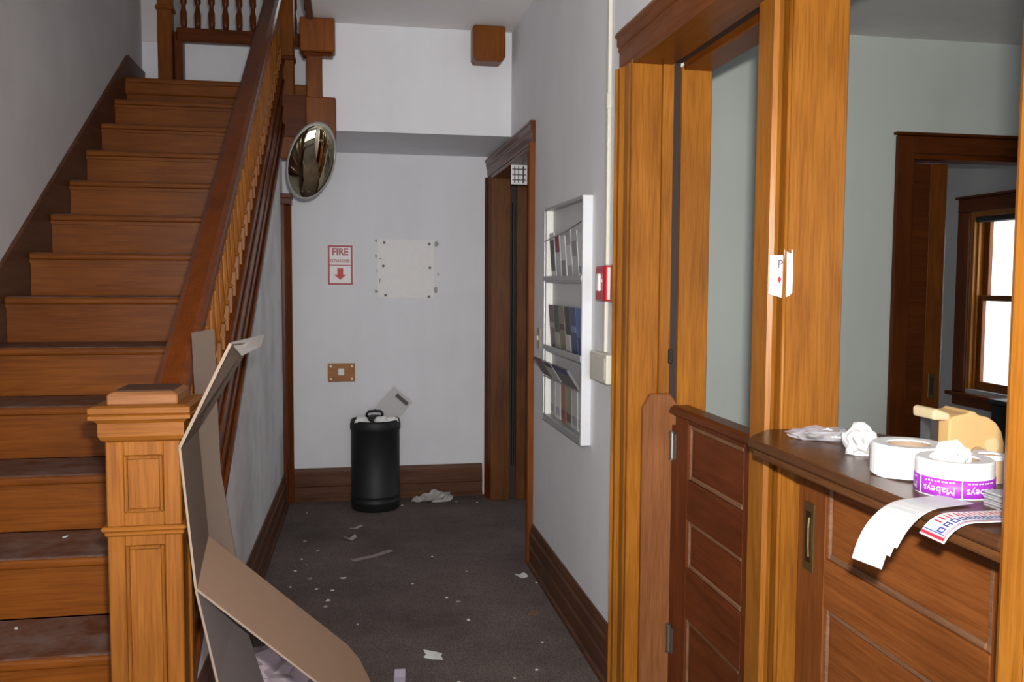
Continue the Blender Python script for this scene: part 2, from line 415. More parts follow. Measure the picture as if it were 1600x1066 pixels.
# corner casing at the end of the stair wall
cx = sh(SW, 6.2)
cc = MB().prism([(cx, 6.14), (cx + 0.022, 6.14), (cx + 0.030, 6.155), (cx + 0.022, 6.17), (cx + 0.022, 6.235), (cx + 0.06, 6.25), (cx + 0.06, YF), (cx, YF)], 'Z', 0, 2.06).build('trim_2', red('Z'), bevel=0.003)
struct(cc)
MB().box(cx - 0.002, cx + 0.066, 6.13, YF, 2.06, 2.10).box(cx - 0.002, cx + 0.072, 6.12, YF, 2.10, 2.13).build('corner_block', red('Y'), cc, bevel=0.004)

# ------------------------------------------------------------------ staircase
SX0, SX1 = -1.394, -0.528
st = thing('staircase', (sh(-0.95, 3.5), 3.5, 0), 'straight flight of worn oak stairs with dusty treads rising along the left wall', 'staircase')
tr0 = None
for k in range(1, 15):
    y, z = Y3 + (k - 3) * RUN, k * RISE
    x0, x1 = sh(SX0, y), sh(SX1, y)
    if k == 1:
        tr0 = MB().box(x0, x1, y, y + RUN + 0.024, z - 0.030, z).build('tread', tread_mat('X'), st, origin=((x0 + x1) / 2, y, z), bevel=0.010, seg=2)
        ns0 = MB().box(x0 + 0.002, x1 - 0.002, y - 0.006, y + 0.022, z - 0.031, z - 0.0035).build('nosing', oak('X'), st, origin=((x0 + x1) / 2, y, z), bevel=0.009, seg=3)
        ri0 = MB().box(x0, x1, y + 0.026, y + 0.044, z - RISE, z - 0.028).box(x0, x1, y + 0.014, y + 0.028, z - 0.046, z - 0.029).build('riser', oak('X'), st, origin=((x0 + x1) / 2, y, z))
    else:
        p = ((x0 + x1) / 2, y, z); inst(tr0, p); inst(ri0, p); inst(ns0, p)
# landing
MB().box(-1.394, -0.25, YL, YF - 0.005, ZL - 0.10, ZL).build('landing', oak('X'), st, bevel=0.008)
MB().box(sh(SX0, YL), sh(SX1, YL), YL + 0.02, YL + 0.04, ZL - RISE, ZL - 0.03).build('riser', oak('X'), st)
MB().box(sh(SX0, YL), sh(SX1, YL), YL - 0.012, YL + 0.02, ZL - 0.032, ZL - 0.002).build('nosing', oak('X'), st, bevel=0.009, seg=3)
MB().box(-0.46, -0.252, 5.600, 5.618, 2.425, 2.674).build('landing_fascia', red('X'), st, bevel=0.003)
# skirting board along the wall
ya, yb = 1.62, YL + 0.06
MB().prism([(ya, nose(ya) - 0.36), (yb, nose(yb) - 0.36), (YF - 0.01, ZL), (YF - 0.01, ZL + 0.14), (yb + 0.03, ZL + 0.15), (ya, nose(ya) + 0.15)], 'X', -1.413, -1.396).shear().build('skirt_board', brown('Y'), st)
# closed string on the hall side
def sloped(name, mat, parent, x0, x1, y0, y1, lo, hi, bevel=0.0):
    return MB().prism([(y0, nose(y0) + lo), (y1, nose(y1) + lo), (y1, nose(y1) + hi), (y0, nose(y0) + hi)], 'X', x0, x1).shear().build(name, mat, parent, bevel=bevel)
sg = sloped('stringer', red('Y'), st, -0.496, -0.458, 2.20, 5.66, -0.175, 0.185, 0.003)
sloped('stringer_back', red('Y'), sg, -0.527, -0.4965, 2.20, 5.66, -0.24, 0.12)
sloped('stringer_cap', red('Y'), sg, -0.51, -0.446, 2.20, 5.66, 0.186, 0.206, 0.004)
sloped('stringer_moulding', red('Y'), sg, -0.458, -0.444, 2.20, 5.66, -0.20, -0.155, 0.005)
sloped('stringer_bead', red('Y'), sg, -0.458, -0.449, 2.20, 5.66, 0.05, 0.085, 0.004)
sloped('stringer_lower_bead', red('Y'), sg, -0.458, -0.451, 2.20, 5.66, -0.075, -0.05, 0.003)

# balustrade: newel, handrail, turned balusters, upper newel
bal = thing('stair_balustrade', (-0.467, 2.18, 0), 'stair balustrade with carved square oak newel, dark handrail and turned spindles', 'balustrade')
NX, NY, NH = -0.467, 2.18, 0.078
def sq(m, h, z0, z1): m.box(NX - h, NX + h, NY - h, NY + h, z0, z1)
nm = MB(); sq(nm, NH - 0.006, 0, 1.235)
nw = nm.build('newel_post', newelw('Z'), bal)
# raised frames on the newel faces around recessed panels
fr = MB(); NF = NH + 0.0
def frame(m, z0, z1, sx, sz, h0, h1):
    for ax in ('f', 'r', 'l'):
        def b(u0, u1, w0, w1):
            if ax == 'f': m.box(NX + u0, NX + u1, NY - h1, NY - h0, w0, w1)
            if ax == 'r': m.box(NX + h0, NX + h1, NY + u0, NY + u1, w0, w1)
            if ax == 'l': m.box(NX - h1, NX - h0, NY + u0, NY + u1, w0, w1)
        e = h1 if ax == 'f' else h0 - 0.001
        b(-e, -e + sx, z0, z1); b(e - sx, e, z0, z1); b(-e + sx, e - sx, z0, z0 + sz); b(-e + sx, e - sx, z1 - sz, z1)
frame(fr, 0.988, 1.185, 0.037, 0.034, NH - 0.006, NH + 0.002)
frame(fr, 0.10, 0.985, 0.037, 0.042, NH - 0.006, NH + 0.002)
fr.build('panel_frame', newelw('Z'), nw, bevel=0.0025)
pm = MB()
def panel_bead(m, x, z0, z1):
    y0, y1 = NY - NH - 0.001, NY - NH + 0.006
    for a, b, c, d in ((-x, -x + 0.008, z0, z1), (x - 0.008, x, z0, z1), (-x + 0.008, x - 0.008, z0, z0 + 0.008), (-x + 0.008, x - 0.008, z1 - 0.008, z1)):
        m.box(NX + a, NX + b, y0 - 0.003, y1, c, d)
panel_bead(pm, 0.042, 1.021, 1.151); panel_bead(pm, 0.042, 0.14, 0.943)
pm.build('panel_moulding', newelw('Z'), nw, bevel=0.002)
bd = MB(); sq(bd, NH + 0.014, 0.979, 0.991); sq(bd, NH + 0.008, 0.967, 0.979)
bd.build('necking_moulding', newelw('X'), nw, bevel=0.004)
ca = MB()
def ring(m, prof):
    vs = []; fs = []
    for h, z in prof: vs += [(NX - h, NY - h, z), (NX + h, NY - h, z), (NX + h, NY + h, z), (NX - h, NY + h, z)]
    for i in range(len(prof) - 1):
        for k in range(4): fs.append((4 * i + k, 4 * i + (k + 1) % 4, 4 * i + 4 + (k + 1) % 4, 4 * i + 4 + k))
    n = len(prof); fs += [(3, 2, 1, 0), tuple(4 * (n - 1) + k for k in range(4))]
    m.add(vs, fs)
ring(ca, [(NH, 1.183), (NH + 0.008, 1.188), (NH + 0.014, 1.198), (NH + 0.014, 1.228), (NH + 0.022, 1.236), (NH + 0.030, 1.238), (NH + 0.030, 1.246), (NH + 0.026, 1.249), (NH + 0.030, 1.252), (NH + 0.030, 1.264), (NH + 0.018, 1.268)])
ca.build('cap_moulding', newelw('X'), nw)
ct = MB(); ring(ct, [(NH - 0.002, 1.266), (NH - 0.002, 1.290), (NH - 0.012, 1.296)])
ct.build('cap_block', wood('worn_cap', (0.20, 0.080, 0.028), (0.32, 0.14, 0.052), 'X', 0.5), nw, bevel=0.003)
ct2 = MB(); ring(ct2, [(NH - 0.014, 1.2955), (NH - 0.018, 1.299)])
ct2.build('cap_top', wood('bare_cap_top', (0.06, 0.028, 0.016), (0.11, 0.052, 0.030), 'X', 0.6), nw)  # thin top slab in a darker brown than the cap block below
# handrail (moulded section swept up the pitch)
ry0, ry1 = NY + 0.06, 5.68
HR = [(-0.040, -0.020), (-0.026, -0.034), (0.026, -0.034), (0.040, -0.020), (0.034, -0.008), (0.042, 0.008), (0.040, 0.022), (0.024, 0.034), (-0.024, 0.034), (-0.040, 0.022), (-0.042, 0.008), (-0.034, -0.008)]
RC, RZ = -0.477, 0.690
vs = []
for y in (ry0, ry1): vs += [(sh(RC + u, y), y, nose(y) + RZ + v * 1.2) for u, v in HR]
n = len(HR)
MB().add(vs, [tuple(range(n)), tuple(range(2 * n - 1, n - 1, -1))] + [(i, n + i, n + (i + 1) % n, (i + 1) % n) for i in range(n)]).build('handrail', red('Y'), bal)
# balusters
BH = 0.452
bprof = [(0.012, 0.09), (0.019, 0.097), (0.019, 0.105), (0.012, 0.113), (0.017, 0.135), (0.0195, 0.165), (0.016, 0.20), (0.012, 0.26), (0.0105, 0.33), (0.016, 0.336), (0.016, 0.342), (0.011, 0.348)]
b0 = None
y = 2.34; i = 0
while y < 5.6:
    p = (sh(RC, y), y, nose(y) + 0.204)
    if b0 is None:
        m = MB().lathe(bprof, seg=10).box(-0.017, 0.017, -0.017, 0.017, 0, 0.09).box(-0.016, 0.016, -0.016, 0.016, 0.348, BH)
        m.map(lambda a, b, c: (a + p[0], b + p[1], c + p[2]))
        b0 = m.build('baluster', newelw('Z'), bal, origin=p)
    else: inst(b0, p)
    y += RUN / 3; i += 1
# upper newel at the head of the flight
un = MB().box(-0.422, -0.334, 5.665, 5.755, 2.30, 3.95).build('upper_newel', oak('Z'), bal, bevel=0.006)
MB().box(-0.430, -0.326, 5.657, 5.763, 2.895, 2.925).build('newel_collar', red('X'), un, bevel=0.006)

# upstairs balustrade over the landing
ubal = thing('gallery_balustrade', (-0.8, 6.25, ZL), 'short upstairs spindle balustrade above the white panel at the stair head', 'balustrade')
MB().box(-1.115, -0.27, 6.215, 6.285, 3.115, 3.205).build('base_board', red('X'), ubal, bevel=0.006)
MB().box(-1.125, -1.075, 6.205, 6.285, ZL, 3.115).build('side_post', red('Z'), ubal)
MB().box(-1.225, -1.135, 6.17, 6.27, ZL, 4.15).build('corner_newel', oak('Z'), ubal, bevel=0.006)
MB().box(-1.235, -1.125, 6.16, 6.28, 3.30, 3.33).build('newel_collar', oak('X'), ubal, bevel=0.006)
MB().box(-1.135, -0.27, 6.215, 6.28, 3.95, 4.02).build('handrail', red('X'), ubal, bevel=0.012)
gp = [(0.017, 0.0), (0.021, 0.04), (0.023, 0.10), (0.015, 0.13), (0.013, 0.15), (0.021, 0.17), (0.023, 0.20), (0.019, 0.30), (0.013, 0.50), (0.019, 0.56), (0.019, 0.745)]
g0 = None
for k in range(10):
    p = (-1.072 + 0.0885 * k, 6.25, 3.205)
    if g0 is None: g0 = MB().lathe(gp, p, seg=10).build('baluster', red('Z'), ubal, origin=p, smooth=True)
    else: inst(g0, p)

# hanging post at the landing corner and the drop under the ceiling
hp = thing('landing_post', (-0.16, 5.33, 2.30), 'tall oak landing post with two wide blocks, behind the convex mirror', 'post')
MB().box(-0.243, -0.155, 5.30, 5.378, 2.30, 3.9).build('shaft', oak('Z'), hp, bevel=0.005)
MB().box(-0.248, -0.078, 5.275, 5.376, 2.30, 2.605).build('lower_block', oak('Z'), hp, bevel=0.006)
MB().box(-0.278, -0.080, 5.27, 5.376, 2.86, 3.050).build('upper_block', oak('Z'), hp, bevel=0.006)
MB().box(-0.266, -0.092, 5.282, 5.376, 2.838, 2.86).build('block_base', red('X'), hp, bevel=0.008)
dp = MB().prism([(0.718, 3.052), (0.718, 2.868), (0.730, 2.846), (0.886, 2.846), (0.908, 2.872), (0.908, 3.052)], 'Y', 5.24, 5.377).build('ceiling_drop', oak('Z'), bevel=0.008, seg=2)
tag(dp, 'oak newel drop block hanging at the ceiling edge near the right wall', 'block')

# ------------------------------------------------------------------ openings in the right wall
def casing_profile(y_out, y_in, face=XR):
    """moulded casing section across Y, proud of the hall face"""
    s = 1 if y_in > y_out else -1; w = abs(y_in - y_out)
    pts = [(0, 0), (0.030, 0), (0.034, 0.012), (0.026, 0.020), (0.026, 0.045), (0.018, 0.052), (0.022, 0.060), (0.016, 0.068), (0.016, w - 0.012), (0.010, w), (0, w)]
    return [(face - d, y_out + s * t) for d, t in pts]
# opening with the half gate and the counter
tm = MB().prism(casing_profile(3.112, 2.985), 'Z', 0, 2.309).build('trim_3', jambw('Z'), origin=(XR, 3.0, 0)); struct(tm)
MB().prism([(x, 2.437 - (3.112 - y)) for x, y in casing_profile(3.112, 2.985)], 'Y', 1.0, 3.112).build('head_casing', oak('Y'), tm)
MB().prism(casing_profile(1.02, 1.148, XR - 0.004), 'Z', 0, 2.31).build('near_casing', honey('Z'), tm)
MB().box(0.957, 1.066, 2.965, 2.988, 0, 2.322).build('jamb_board', jambw('Z'), tm, bevel=0.003)
MB().box(1.066, 1.106, 2.955, 2.988, 0, 2.322).build('jamb_strip', honey('Z'), tm, bevel=0.003)
MB().box(1.107, 1.137, 2.980, 2.9885, 0, 2.3245).build('pocket_slot', DARK, tm)
MB().box(1.137, 1.247, 2.962, 2.988, 0, 2.300).build('jamb_board', jambw('Z'), tm, bevel=0.003)
MB().box(0.957, 1.100, 1.15, 2.964, 2.300, 2.322).build('head_jamb', oak('Y'), tm, bevel=0.003)
MB().box(1.100, 1.140, 1.15, 2.9785, 2.312, 2.3245).build('head_slot', DARK, tm)
MB().box(1.140, 1.247, 1.15, 2.961, 2.285, 2.322).build('head_jamb', oak('Y'), tm, bevel=0.003)
MB().box(0.957, 1.235, 1.142, 1.149, 0, 2.299).build('near_jamb', oak('Z'), tm)
lt = MB().box(1.098, 1.112, 2.945, 2.956, 1.265, 1.315).build('latch_catch', BLACK, tm, bevel=0.002)
# post in the middle of the opening
mp_ = thing('partition_post', (1.17, 2.17, 0), 'square oak post between the half gate and the counter, with torn paper on it', 'post')
MB().box(1.106, 1.270, 2.130, 2.215, 0, 2.284).build('post_board', honey('Z'), mp_, bevel=0.003)
MB().prism([(1.064, 2.140), (1.076, 2.134), (1.090, 2.140), (1.100, 2.150), (1.104, 2.160), (1.104, 2.225), (1.064, 2.225)], 'Z', 0, 2.284).build('edge_moulding', honey('Z'), mp_)
MB().lathe([(0.006, 0), (0.006, 2.28)], (1.107, 2.132, 0), 8).build('bead', honey('Z'), mp_, smooth=True)
# gate post with clipped corners
gpst = thing('gate_hinge_board', (1.07, 2.945, 0), 'clipped-corner oak board carrying the gate hinges at the far jamb', 'board')
MB().prism([(1.002, 0), (1.126, 0), (1.126, 1.125), (1.100, 1.160), (1.030, 1.160), (1.002, 1.112)], 'Y', 2.930, 2.954).build('board', wood('worn_jamb', (0.20, 0.072, 0.026), (0.31, 0.125, 0.045), 'Z', 0.42), gpst, bevel=0.004)

def panelled(root, gatew, X0, X1, y_hi, y_lo, z0, z1, stile_hi, stile_lo, rails, proud=0.0):
    """panelled door in the plane X: stiles, rails, recessed panels with raised mouldings; rails = list of (z0, z1)"""
    box('stile', gatew('Z'), (X0, X1, y_hi - stile_hi, y_hi, z0, z1), root, 0.002)
    box('stile', gatew('Z'), (X0, X1, y_lo, y_lo + stile_lo, z0, z1), root, 0.002)
    a, b = y_lo + stile_lo, y_hi - stile_hi
    for r0, r1 in rails: box('rail', gatew('Y'), (X0, X1, a, b, r0, r1), root, 0.002)
    for (p, q) in zip(rails[:-1], rails[1:]):
        c, d = p[1], q[0]
        pn = box('panel', gatew('Y'), (X0 + 0.013, X1 - 0.008, a, b, c, d), root)
        for e in (0.0,):
            m = MB()
            def bar(y0, y1, w0, w1, horiz):
                m.prism([(X0 + 0.013, 0), (X0 + 0.003, 0), (X0 + 0.004, 0.5), (X0 + 0.008, 0.7), (X0 + 0.013, 1.0)], 'Z', 0, 1)
            w = 0.016
            m.box(X0 + 0.004, X0 + 0.014, a, a + w, c, d); m.box(X0 + 0.004, X0 + 0.014, b - w, b, c, d)
            m.box(X0 + 0.004, X0 + 0.014, a + w, b - w, c, c + w); m.box(X0 + 0.004, X0 + 0.014, a + w, b - w, d - w, d)
            m.build('panel_moulding', wood('scuffed_moulding', (0.15, 0.066, 0.032), (0.30, 0.16, 0.09), 'Y', 0.42), pn, bevel=0.004)
# half gate
gt = thing('half_gate', (1.12, 2.55, 0), 'dark panelled half gate with rounded cap rail hung on two steel hinges', 'gate')
panelled(gt, gatew, 1.102, 1.138, 2.872, 2.235, 0.06, 1.098, 0.108, 0.10, [(0.06, 0.13), (0.44 - 0.02, 0.592), (0.756, 0.892), (1.078, 1.098)])
MB().prism([(1.078, 1.104), (1.086, 1.099), (1.154, 1.099), (1.162, 1.106), (1.158, 1.120), (1.146, 1.127), (1.094, 1.127), (1.082, 1.120)], 'Y', 2.215, 2.878).build('cap_rail', red('Y'), gt)
MB().box(1.108, 1.132, 2.873, 2.928, 0.08, 1.05).build('hinge_strip', gatew('Z'), gt)
for z in (0.937, 0.247):
    hg = MB().lathe([(0.0085, 0), (0.0085, 0.088)], (1.100, 2.905, z), 12).build('hinge', STEEL, gt, smooth=False)
    MB().lathe([(0.010, 0), (0.010, 0.006)], (1.100, 2.905, z + 0.0885), 10).lathe([(0.010, 0), (0.010, 0.006)], (1.100, 2.905, z - 0.007), 10).build('hinge_tip', STEEL, hg)
    MB().box(1.1005, 1.1075, 2.875, 2.902, z, z + 0.088).build('hinge_leaf', STEEL, hg)
# sliding lower door with flush pull
sd = thing('sliding_door', (1.15, 1.7, 0), 'cut-down panelled sliding door with brass flush pull below the counter shelf', 'door')
panelled(sd, slidew, 1.130, 1.166, 2.068, 1.300, 0.01, 1.122, 0.128, 0.072, [(0.01, 0.16), (0.44, 0.50), (0.760, 0.880), (1.078, 1.122)])
plb = MB().box(1.1268, 1.131, 1.988, 2.040, 0.826, 1.002).build('flush_pull', BRASS, sd, bevel=0.002)
MB().box(1.1258, 1.1272, 2.002, 2.026, 0.850, 0.978).build('pull_recess', plain('pull_dark_brass', (0.06, 0.04, 0.018), 0.3, metal=0.7), plb)
MB().tube([(1.1245, 2.006, 0.865), (1.1225, 2.006, 0.89), (1.1225, 2.006, 0.94), (1.1245, 2.006, 0.965)], 0.003).build('pull_lip', plain('bright_brass', (0.75, 0.58, 0.28), 0.25, metal=0.9), plb)
# counter shelf
cs = thing('counter_shelf', (1.15, 1.65, 1.13), 'dark oak counter shelf with moulded edge holding paper rolls', 'shelf')
SHELF = [(0.957, 1.150), (0.957, 2.010), (0.990, 2.055), (1.060, 2.122), (1.272, 2.122), (1.335, 1.99), (1.43, 1.72), (1.45, 1.152)]
MB().prism(SHELF, 'Z', 1.146, 1.170).build('top_board', cap_mat('Y'), cs, bevel=0.006, seg=2)
MB().prism([(0.968, 1.152), (0.968, 2.004), (1.0, 2.05), (1.065, 2.112), (1.10, 2.112), (1.10, 1.152)], 'Z', 1.124, 1.1455).build('edge_moulding', wood('shelf_edge_oak', (0.10, 0.038, 0.013), (0.19, 0.080, 0.028), 'Y', 0.3), cs, bevel=0.006, seg=2)

# opening at the end of the hall
t4 = MB().prism(casing_profile(4.652, 4.768), 'Z', 0, 2.288).build('trim_4', oak('Z'), origin=(XR, 4.7, 0)); struct(t4)
MB().prism([(x, 2.405 - (y - 4.652)) for x, y in casing_profile(4.652, 4.768)], 'Y', 4.652, YF - 0.05).build('head_casing', red('Y'), t4)
MB().prism(casing_profile(6.235, 6.125), 'Z', 0, 2.28).build('far_casing', red('Z'), t4)
MB().box(0.962, 1.098, 6.095, 6.119, 0, 2.275).build('jamb_board', wood('dark_jamb', (0.10, 0.034, 0.007), (0.19, 0.070, 0.017), 'Z', 0.4), t4, bevel=0.003)
MB().box(1.100, 1.140, 6.106, 6.121, 0, 2.275).build('pocket_slot', DARK, t4)
MB().box(1.142, 1.245, 6.090, 6.119, 0, 2.265).build('jamb_board', wood('dark_jamb', (0.10, 0.034, 0.007), (0.19, 0.070, 0.017), 'Z', 0.4), t4, bevel=0.003)
MB().box(0.962, 1.245, 4.775, 6.09, 2.262, 2.279).build('head_jamb', red('Y'), t4)
MB().box(0.962, 1.245, 4.771, 4.785, 0, 2.262).build('near_jamb', oak('Z'), t4)
MB().tube([(1.12, 6.10, 2.10), (1.12, 6.10, 0.25)], 0.012).build('pocket_track', BLACK, t4)

# doorway in the back of the office with a half-open pocket door
t5 = MB().box(3.074, 3.186, YB - 0.028, YB - 0.001, 0, 2.396).build('trim_5', red('Z'), bevel=0.006); struct(t5)
MB().box(3.186, 5.1, YB - 0.028, YB - 0.001, 2.296, 2.396).build('head_casing', red('X'), t5, bevel=0.006)
MB().box(3.06, 5.1, YB - 0.036, YB - 0.001, 2.398, 2.415).build('head_cap', red('X'), t5, bevel=0.004)
MB().box(5.0, 5.1, YB - 0.028, YB - 0.001, 0, 2.29).build('side_casing', red('Z'), t5, bevel=0.006)
MB().box(3.19, 5.0, YB, YB + 0.14, 2.268, 2.296).build('head_jamb', wood('matte_head', *RED, 'X', 0.85, spec=0.02), t5)
pd = thing('pocket_door', (3.33, 4.72, 0), 'oak panelled pocket door half drawn across the office back doorway', 'door')
box('stile', oak('Z'), (3.345, 3.455, 4.70, 4.736, 0.01, 2.25), pd, 0.003)
for z0, z1 in ((0.01, 0.24), (0.62, 0.76), (1.06, 1.18), (1.44, 1.56), (1.82, 1.94), (2.14, 2.25)): box('rail', red('X'), (3.195, 3.344, 4.70, 4.736, z0, z1), pd, 0.003)
for z0, z1 in ((0.24, 0.62), (0.76, 1.06), (1.18, 1.44), (1.56, 1.82), (1.94, 2.14)): box('panel', red('X'), (3.195, 3.344, 4.712, 4.73, z0, z1), pd)
fp = MB().box(3.375, 3.420, 4.696, 4.702, 0.87, 1.02).build('flush_pull', BRASS, pd, bevel=0.002)
MB().box(3.386, 3.409, 4.6945, 4.697, 0.89, 1.0).build('pull_recess', DARK, fp)

# window in the side room
def wbox(name, mat, ext, bevel=0.0):
    return MB().box(*ext).build(name, mat, wn, bevel=bevel)
wn = MB().box(WX - 0.026, WX - 0.001, 6.46, 6.60, 0.66, 2.13).build('window_2', red('Z'), bevel=0.005); struct(wn)
wbox('head_casing', red('Y'), (WX - 0.028, WX - 0.001, 5.21, 6.60, 2.131, 2.245), 0.005)
wbox('head_cap', red('Y'), (WX - 0.045, WX - 0.001, 5.19, 6.62, 2.246, 2.265), 0.004)
wbox('side_casing', red('Z'), (WX - 0.026, WX - 0.001, 5.21, 5.35, 0.66, 2.13), 0.005)
wbox('sill', red('Y'), (WX - 0.07, WX + 0.06, 5.18, 6.63, 0.626, 0.658), 0.006)
wbox('apron', red('Y'), (WX - 0.02, WX - 0.001, 5.21, 6.60, 0.545, 0.625), 0.004)
MB().box(WX, WX + 0.13, 6.425, 6.459, 0.69, 2.13).box(WX, WX + 0.13, 5.351, 5.385, 0.69, 2.13).box(WX, WX + 0.13, 5.385, 6.425, 2.096, 2.13).build('window_frame', honey('Z'), wn)
MB().box(WX + 0.028, WX + 0.045, 6.405, 6.424, 0.69, 2.095).build('stop_bead', honey('Z'), wn)
for nm_, x0, z0, z1 in (('lower_sash', WX + 0.05, 0.692, 1.46), ('upper_sash', WX + 0.09, 1.415, 2.094)):
    x1 = x0 + 0.034
    sa = MB().box(x0, x1, 6.36, 6.424, z0, z1).box(x0, x1, 5.387, 5.44, z0, z1).box(x0, x1, 5.44, 6.36, z0, z0 + (0.065 if nm_ == 'lower_sash' else 0.045)).box(x0, x1, 5.44, 6.36, z1 - 0.045, z1).build(nm_, oak('Z'), wn, bevel=0.002)
    MB().box(x0 + 0.015, x0 + 0.019, 5.44, 6.36, z0 + 0.045, z1 - 0.045).build('pane', GL, sa)
MB().lathe([(0.024, 0), (0.024, 1.03)], (0, 0, 0), 14).map(lambda x, y, z: (WX + 0.025 + y, 5.39 + z, 2.07 + x)).build('roller_blind', plain('dark_blind', (0.02, 0.02, 0.02), 0.7), wn)

# ------------------------------------------------------------------ things on the end wall
def on_wall(x, z): return (x, YF, z)
fs = thing('fire_extinguisher_sign', (-0.072, YF, 1.515), 'white and red FIRE EXTINGUISHER sign with a down arrow on the end wall', 'sign')
SGX0, SGX1, SGZ0, SGZ1 = -0.161, 0.017, 1.517, 1.80
ym = YF - 0.004
box('plate', plain('sign_white', (0.86, 0.82, 0.82), 0.5), (SGX0, SGX1, ym, YF - 0.0005, SGZ0, SGZ1), fs)
m = MB()
def rect(x0, x1, z0, z1): m.box(x0, x1, ym - 0.0012, ym + 0.0005, z0, z1)
b_ = 0.017
rect(SGX0 + .004, SGX1 - .004, SGZ1 - b_, SGZ1 - .004); rect(SGX0 + .004, SGX1 - .004, SGZ0 + .004, SGZ0 + b_)
rect(SGX0 + .004, SGX0 + b_, SGZ0 + b_, SGZ1 - b_); rect(SGX1 - b_, SGX1 - .004, SGZ0 + b_, SGZ1 - b_)
rect(SGX0 + b_, SGX1 - b_, 1.655, 1.661)
m.build('border', SIGNRED, fs)
sx = (SGX0 + SGX1) / 2
text_mb('FIRE', 0.062, lambda x, y: (sx + x, ym - 0.0015, 1.748 + y * 1.1), bold=0.03).build('lettering', SIGNRED, fs)
text_mb('EXTINGUISHER', 0.0215, lambda x, y: (sx + x * 0.92, ym - 0.0015, 1.686 + y * 1.5), bold=0.02).build('lettering', SIGNRED, fs)
MB().prism([(sx, 1.555), (sx + 0.042, 1.592), (sx + 0.020, 1.592), (sx + 0.020, 1.637), (sx - 0.020, 1.637), (sx - 0.020, 1.592), (sx - 0.042, 1.592)], 'Y', ym - 0.0015, ym + 0.0005).build('arrow', plain('arrow_red', (0.55, 0.01, 0.015), 0.5), fs)

pt = thing('blank_wall_plate', (0.38, YF, 1.425), 'blank off-white square patch with dark screw holes on the end wall', 'plate')
box('plate', plain('patch_white', (0.84, 0.81, 0.80), 0.6), (0.185, 0.585, YF - 0.004, YF - 0.0005, 1.432, 1.842), pt, 0.001)
SM = plain('smudge_grey', (0.16, 0.16, 0.17), 0.8)
h0 = None
for x, z in ((0.232, 1.818), (0.548, 1.812), (0.225, 1.655), (0.552, 1.645), (0.240, 1.450), (0.545, 1.440)):
    p = (x, YF - 0.005, z)
    if h0 is None:
        h0 = MB().lathe([(0.010, 0), (0.010, 0.002)], (0, 0, 0), 10).map(lambda a, b, c: (p[0] + a, p[1] + c - 0.001, p[2] + b)).build('screw_hole', SM, pt, origin=p)
    else: inst(h0, p)
rnd = random.Random(4)
for x, z, sx_, sz_ in ((0.178, 1.83, .012, .016), (0.600, 1.81, .018, .03), (0.175, 1.475, .015, .02), (0.595, 1.49, .022, .035), (0.610, 1.60, .008, .012), (0.20, 1.55, .008, .02), (0.175, 1.72, .01, .03), (0.182, 1.62, .006, .02), (0.205, 1.705, .012, .005)):
    pts = [(x + sx_ * math.cos(a) * rnd.uniform(.4, 1), z + sz_ * math.sin(a) * rnd.uniform(.4, 1)) for a in [k * math.pi / 4 for k in range(8)]]
    MB().prism(pts, 'Y', YF - 0.0052, YF - 0.0006).build('scuff', plain('scuff_grey', (0.36, 0.36, 0.38), 0.8), pt)

sp = thing('switch_plate', (-0.069, YF, 0.84), 'brown wooden switch plate with a small white switch and corner screws', 'switch')
box('plate', honey('X'), (-0.163, 0.025, YF - 0.012, YF - 0.0005, 0.842, 0.972), sp, 0.003)
box('switch', PAPER, (-0.092, -0.050, YF - 0.018, YF - 0.011, 0.888, 0.935), sp, 0.002)
s0 = None
for x in (-0.142, 0.004):
    for z in (0.862, 0.952):
        p = (x, YF - 0.0135, z)
        if s0 is None: s0 = MB().lathe([(0.009, 0), (0.006, 0.002)], (0, 0, 0), 10).map(lambda a, b, c: (p[0] + a, p[1] - c + 0.001, p[2] + b)).build('screw', PAPER, sp, origin=p)
        else: inst(s0, p)

# waste bin
CX, CY = 0.158, 6.04
bn = thing('waste_bin', (CX, CY, 0), 'black metal waste bin overflowing with paper at the end of the hall', 'bin')
R0 = 0.166
MB().lathe([(R0 - .012, 0), (R0 - .004, 0.006), (R0 - .002, 0.05), (R0 + .003, 0.056), (R0 + .003, 0.064), (R0 - .002, 0.070), (R0 - .002, 0.092), (R0 + .003, 0.098), (R0 + .003, 0.106), (R0 - .002, 0.112),
            (R0 - .002, 0.54), (R0 + .004, 0.546), (R0 + .005, 0.575), (R0 + .001, 0.60), (R0 - .004, 0.612), (R0 - .012, 0.612), (R0 - .016, 0.60), (R0 - .018, 0.50), (R0 - .02, 0.45)], (CX, CY, 0), 48).build('body', BLACK, bn, smooth=True)
ld = MB().lathe([(0.0, 0.045), (0.04, 0.043), (0.085, 0.034), (0.118, 0.014), (0.122, 0.004), (0.122, 0.0)], (0, 0, 0), 32)
rot = Matrix.Rotation(math.radians(16), 3, 'X')
def lidfn(x, y, z):
    v = rot @ Vector((x, y * 0.9, z)); return (CX - 0.005 + v.x, CY + 0.02 + v.y, 0.575 + v.z)
lid = ld.map(lidfn).build('lid', BLACK, bn, smooth=True)
hpts = [(-0.050, 0, 0.02), (-0.053, 0, 0.075), (-0.042, 0, 0.092), (0, 0, 0.097), (0.042, 0, 0.092), (0.053, 0, 0.075), (0.050, 0, 0.02)]
MB().tube(hpts, 0.009).map(lidfn).build('lid_handle', BLACK, lid, smooth=True)
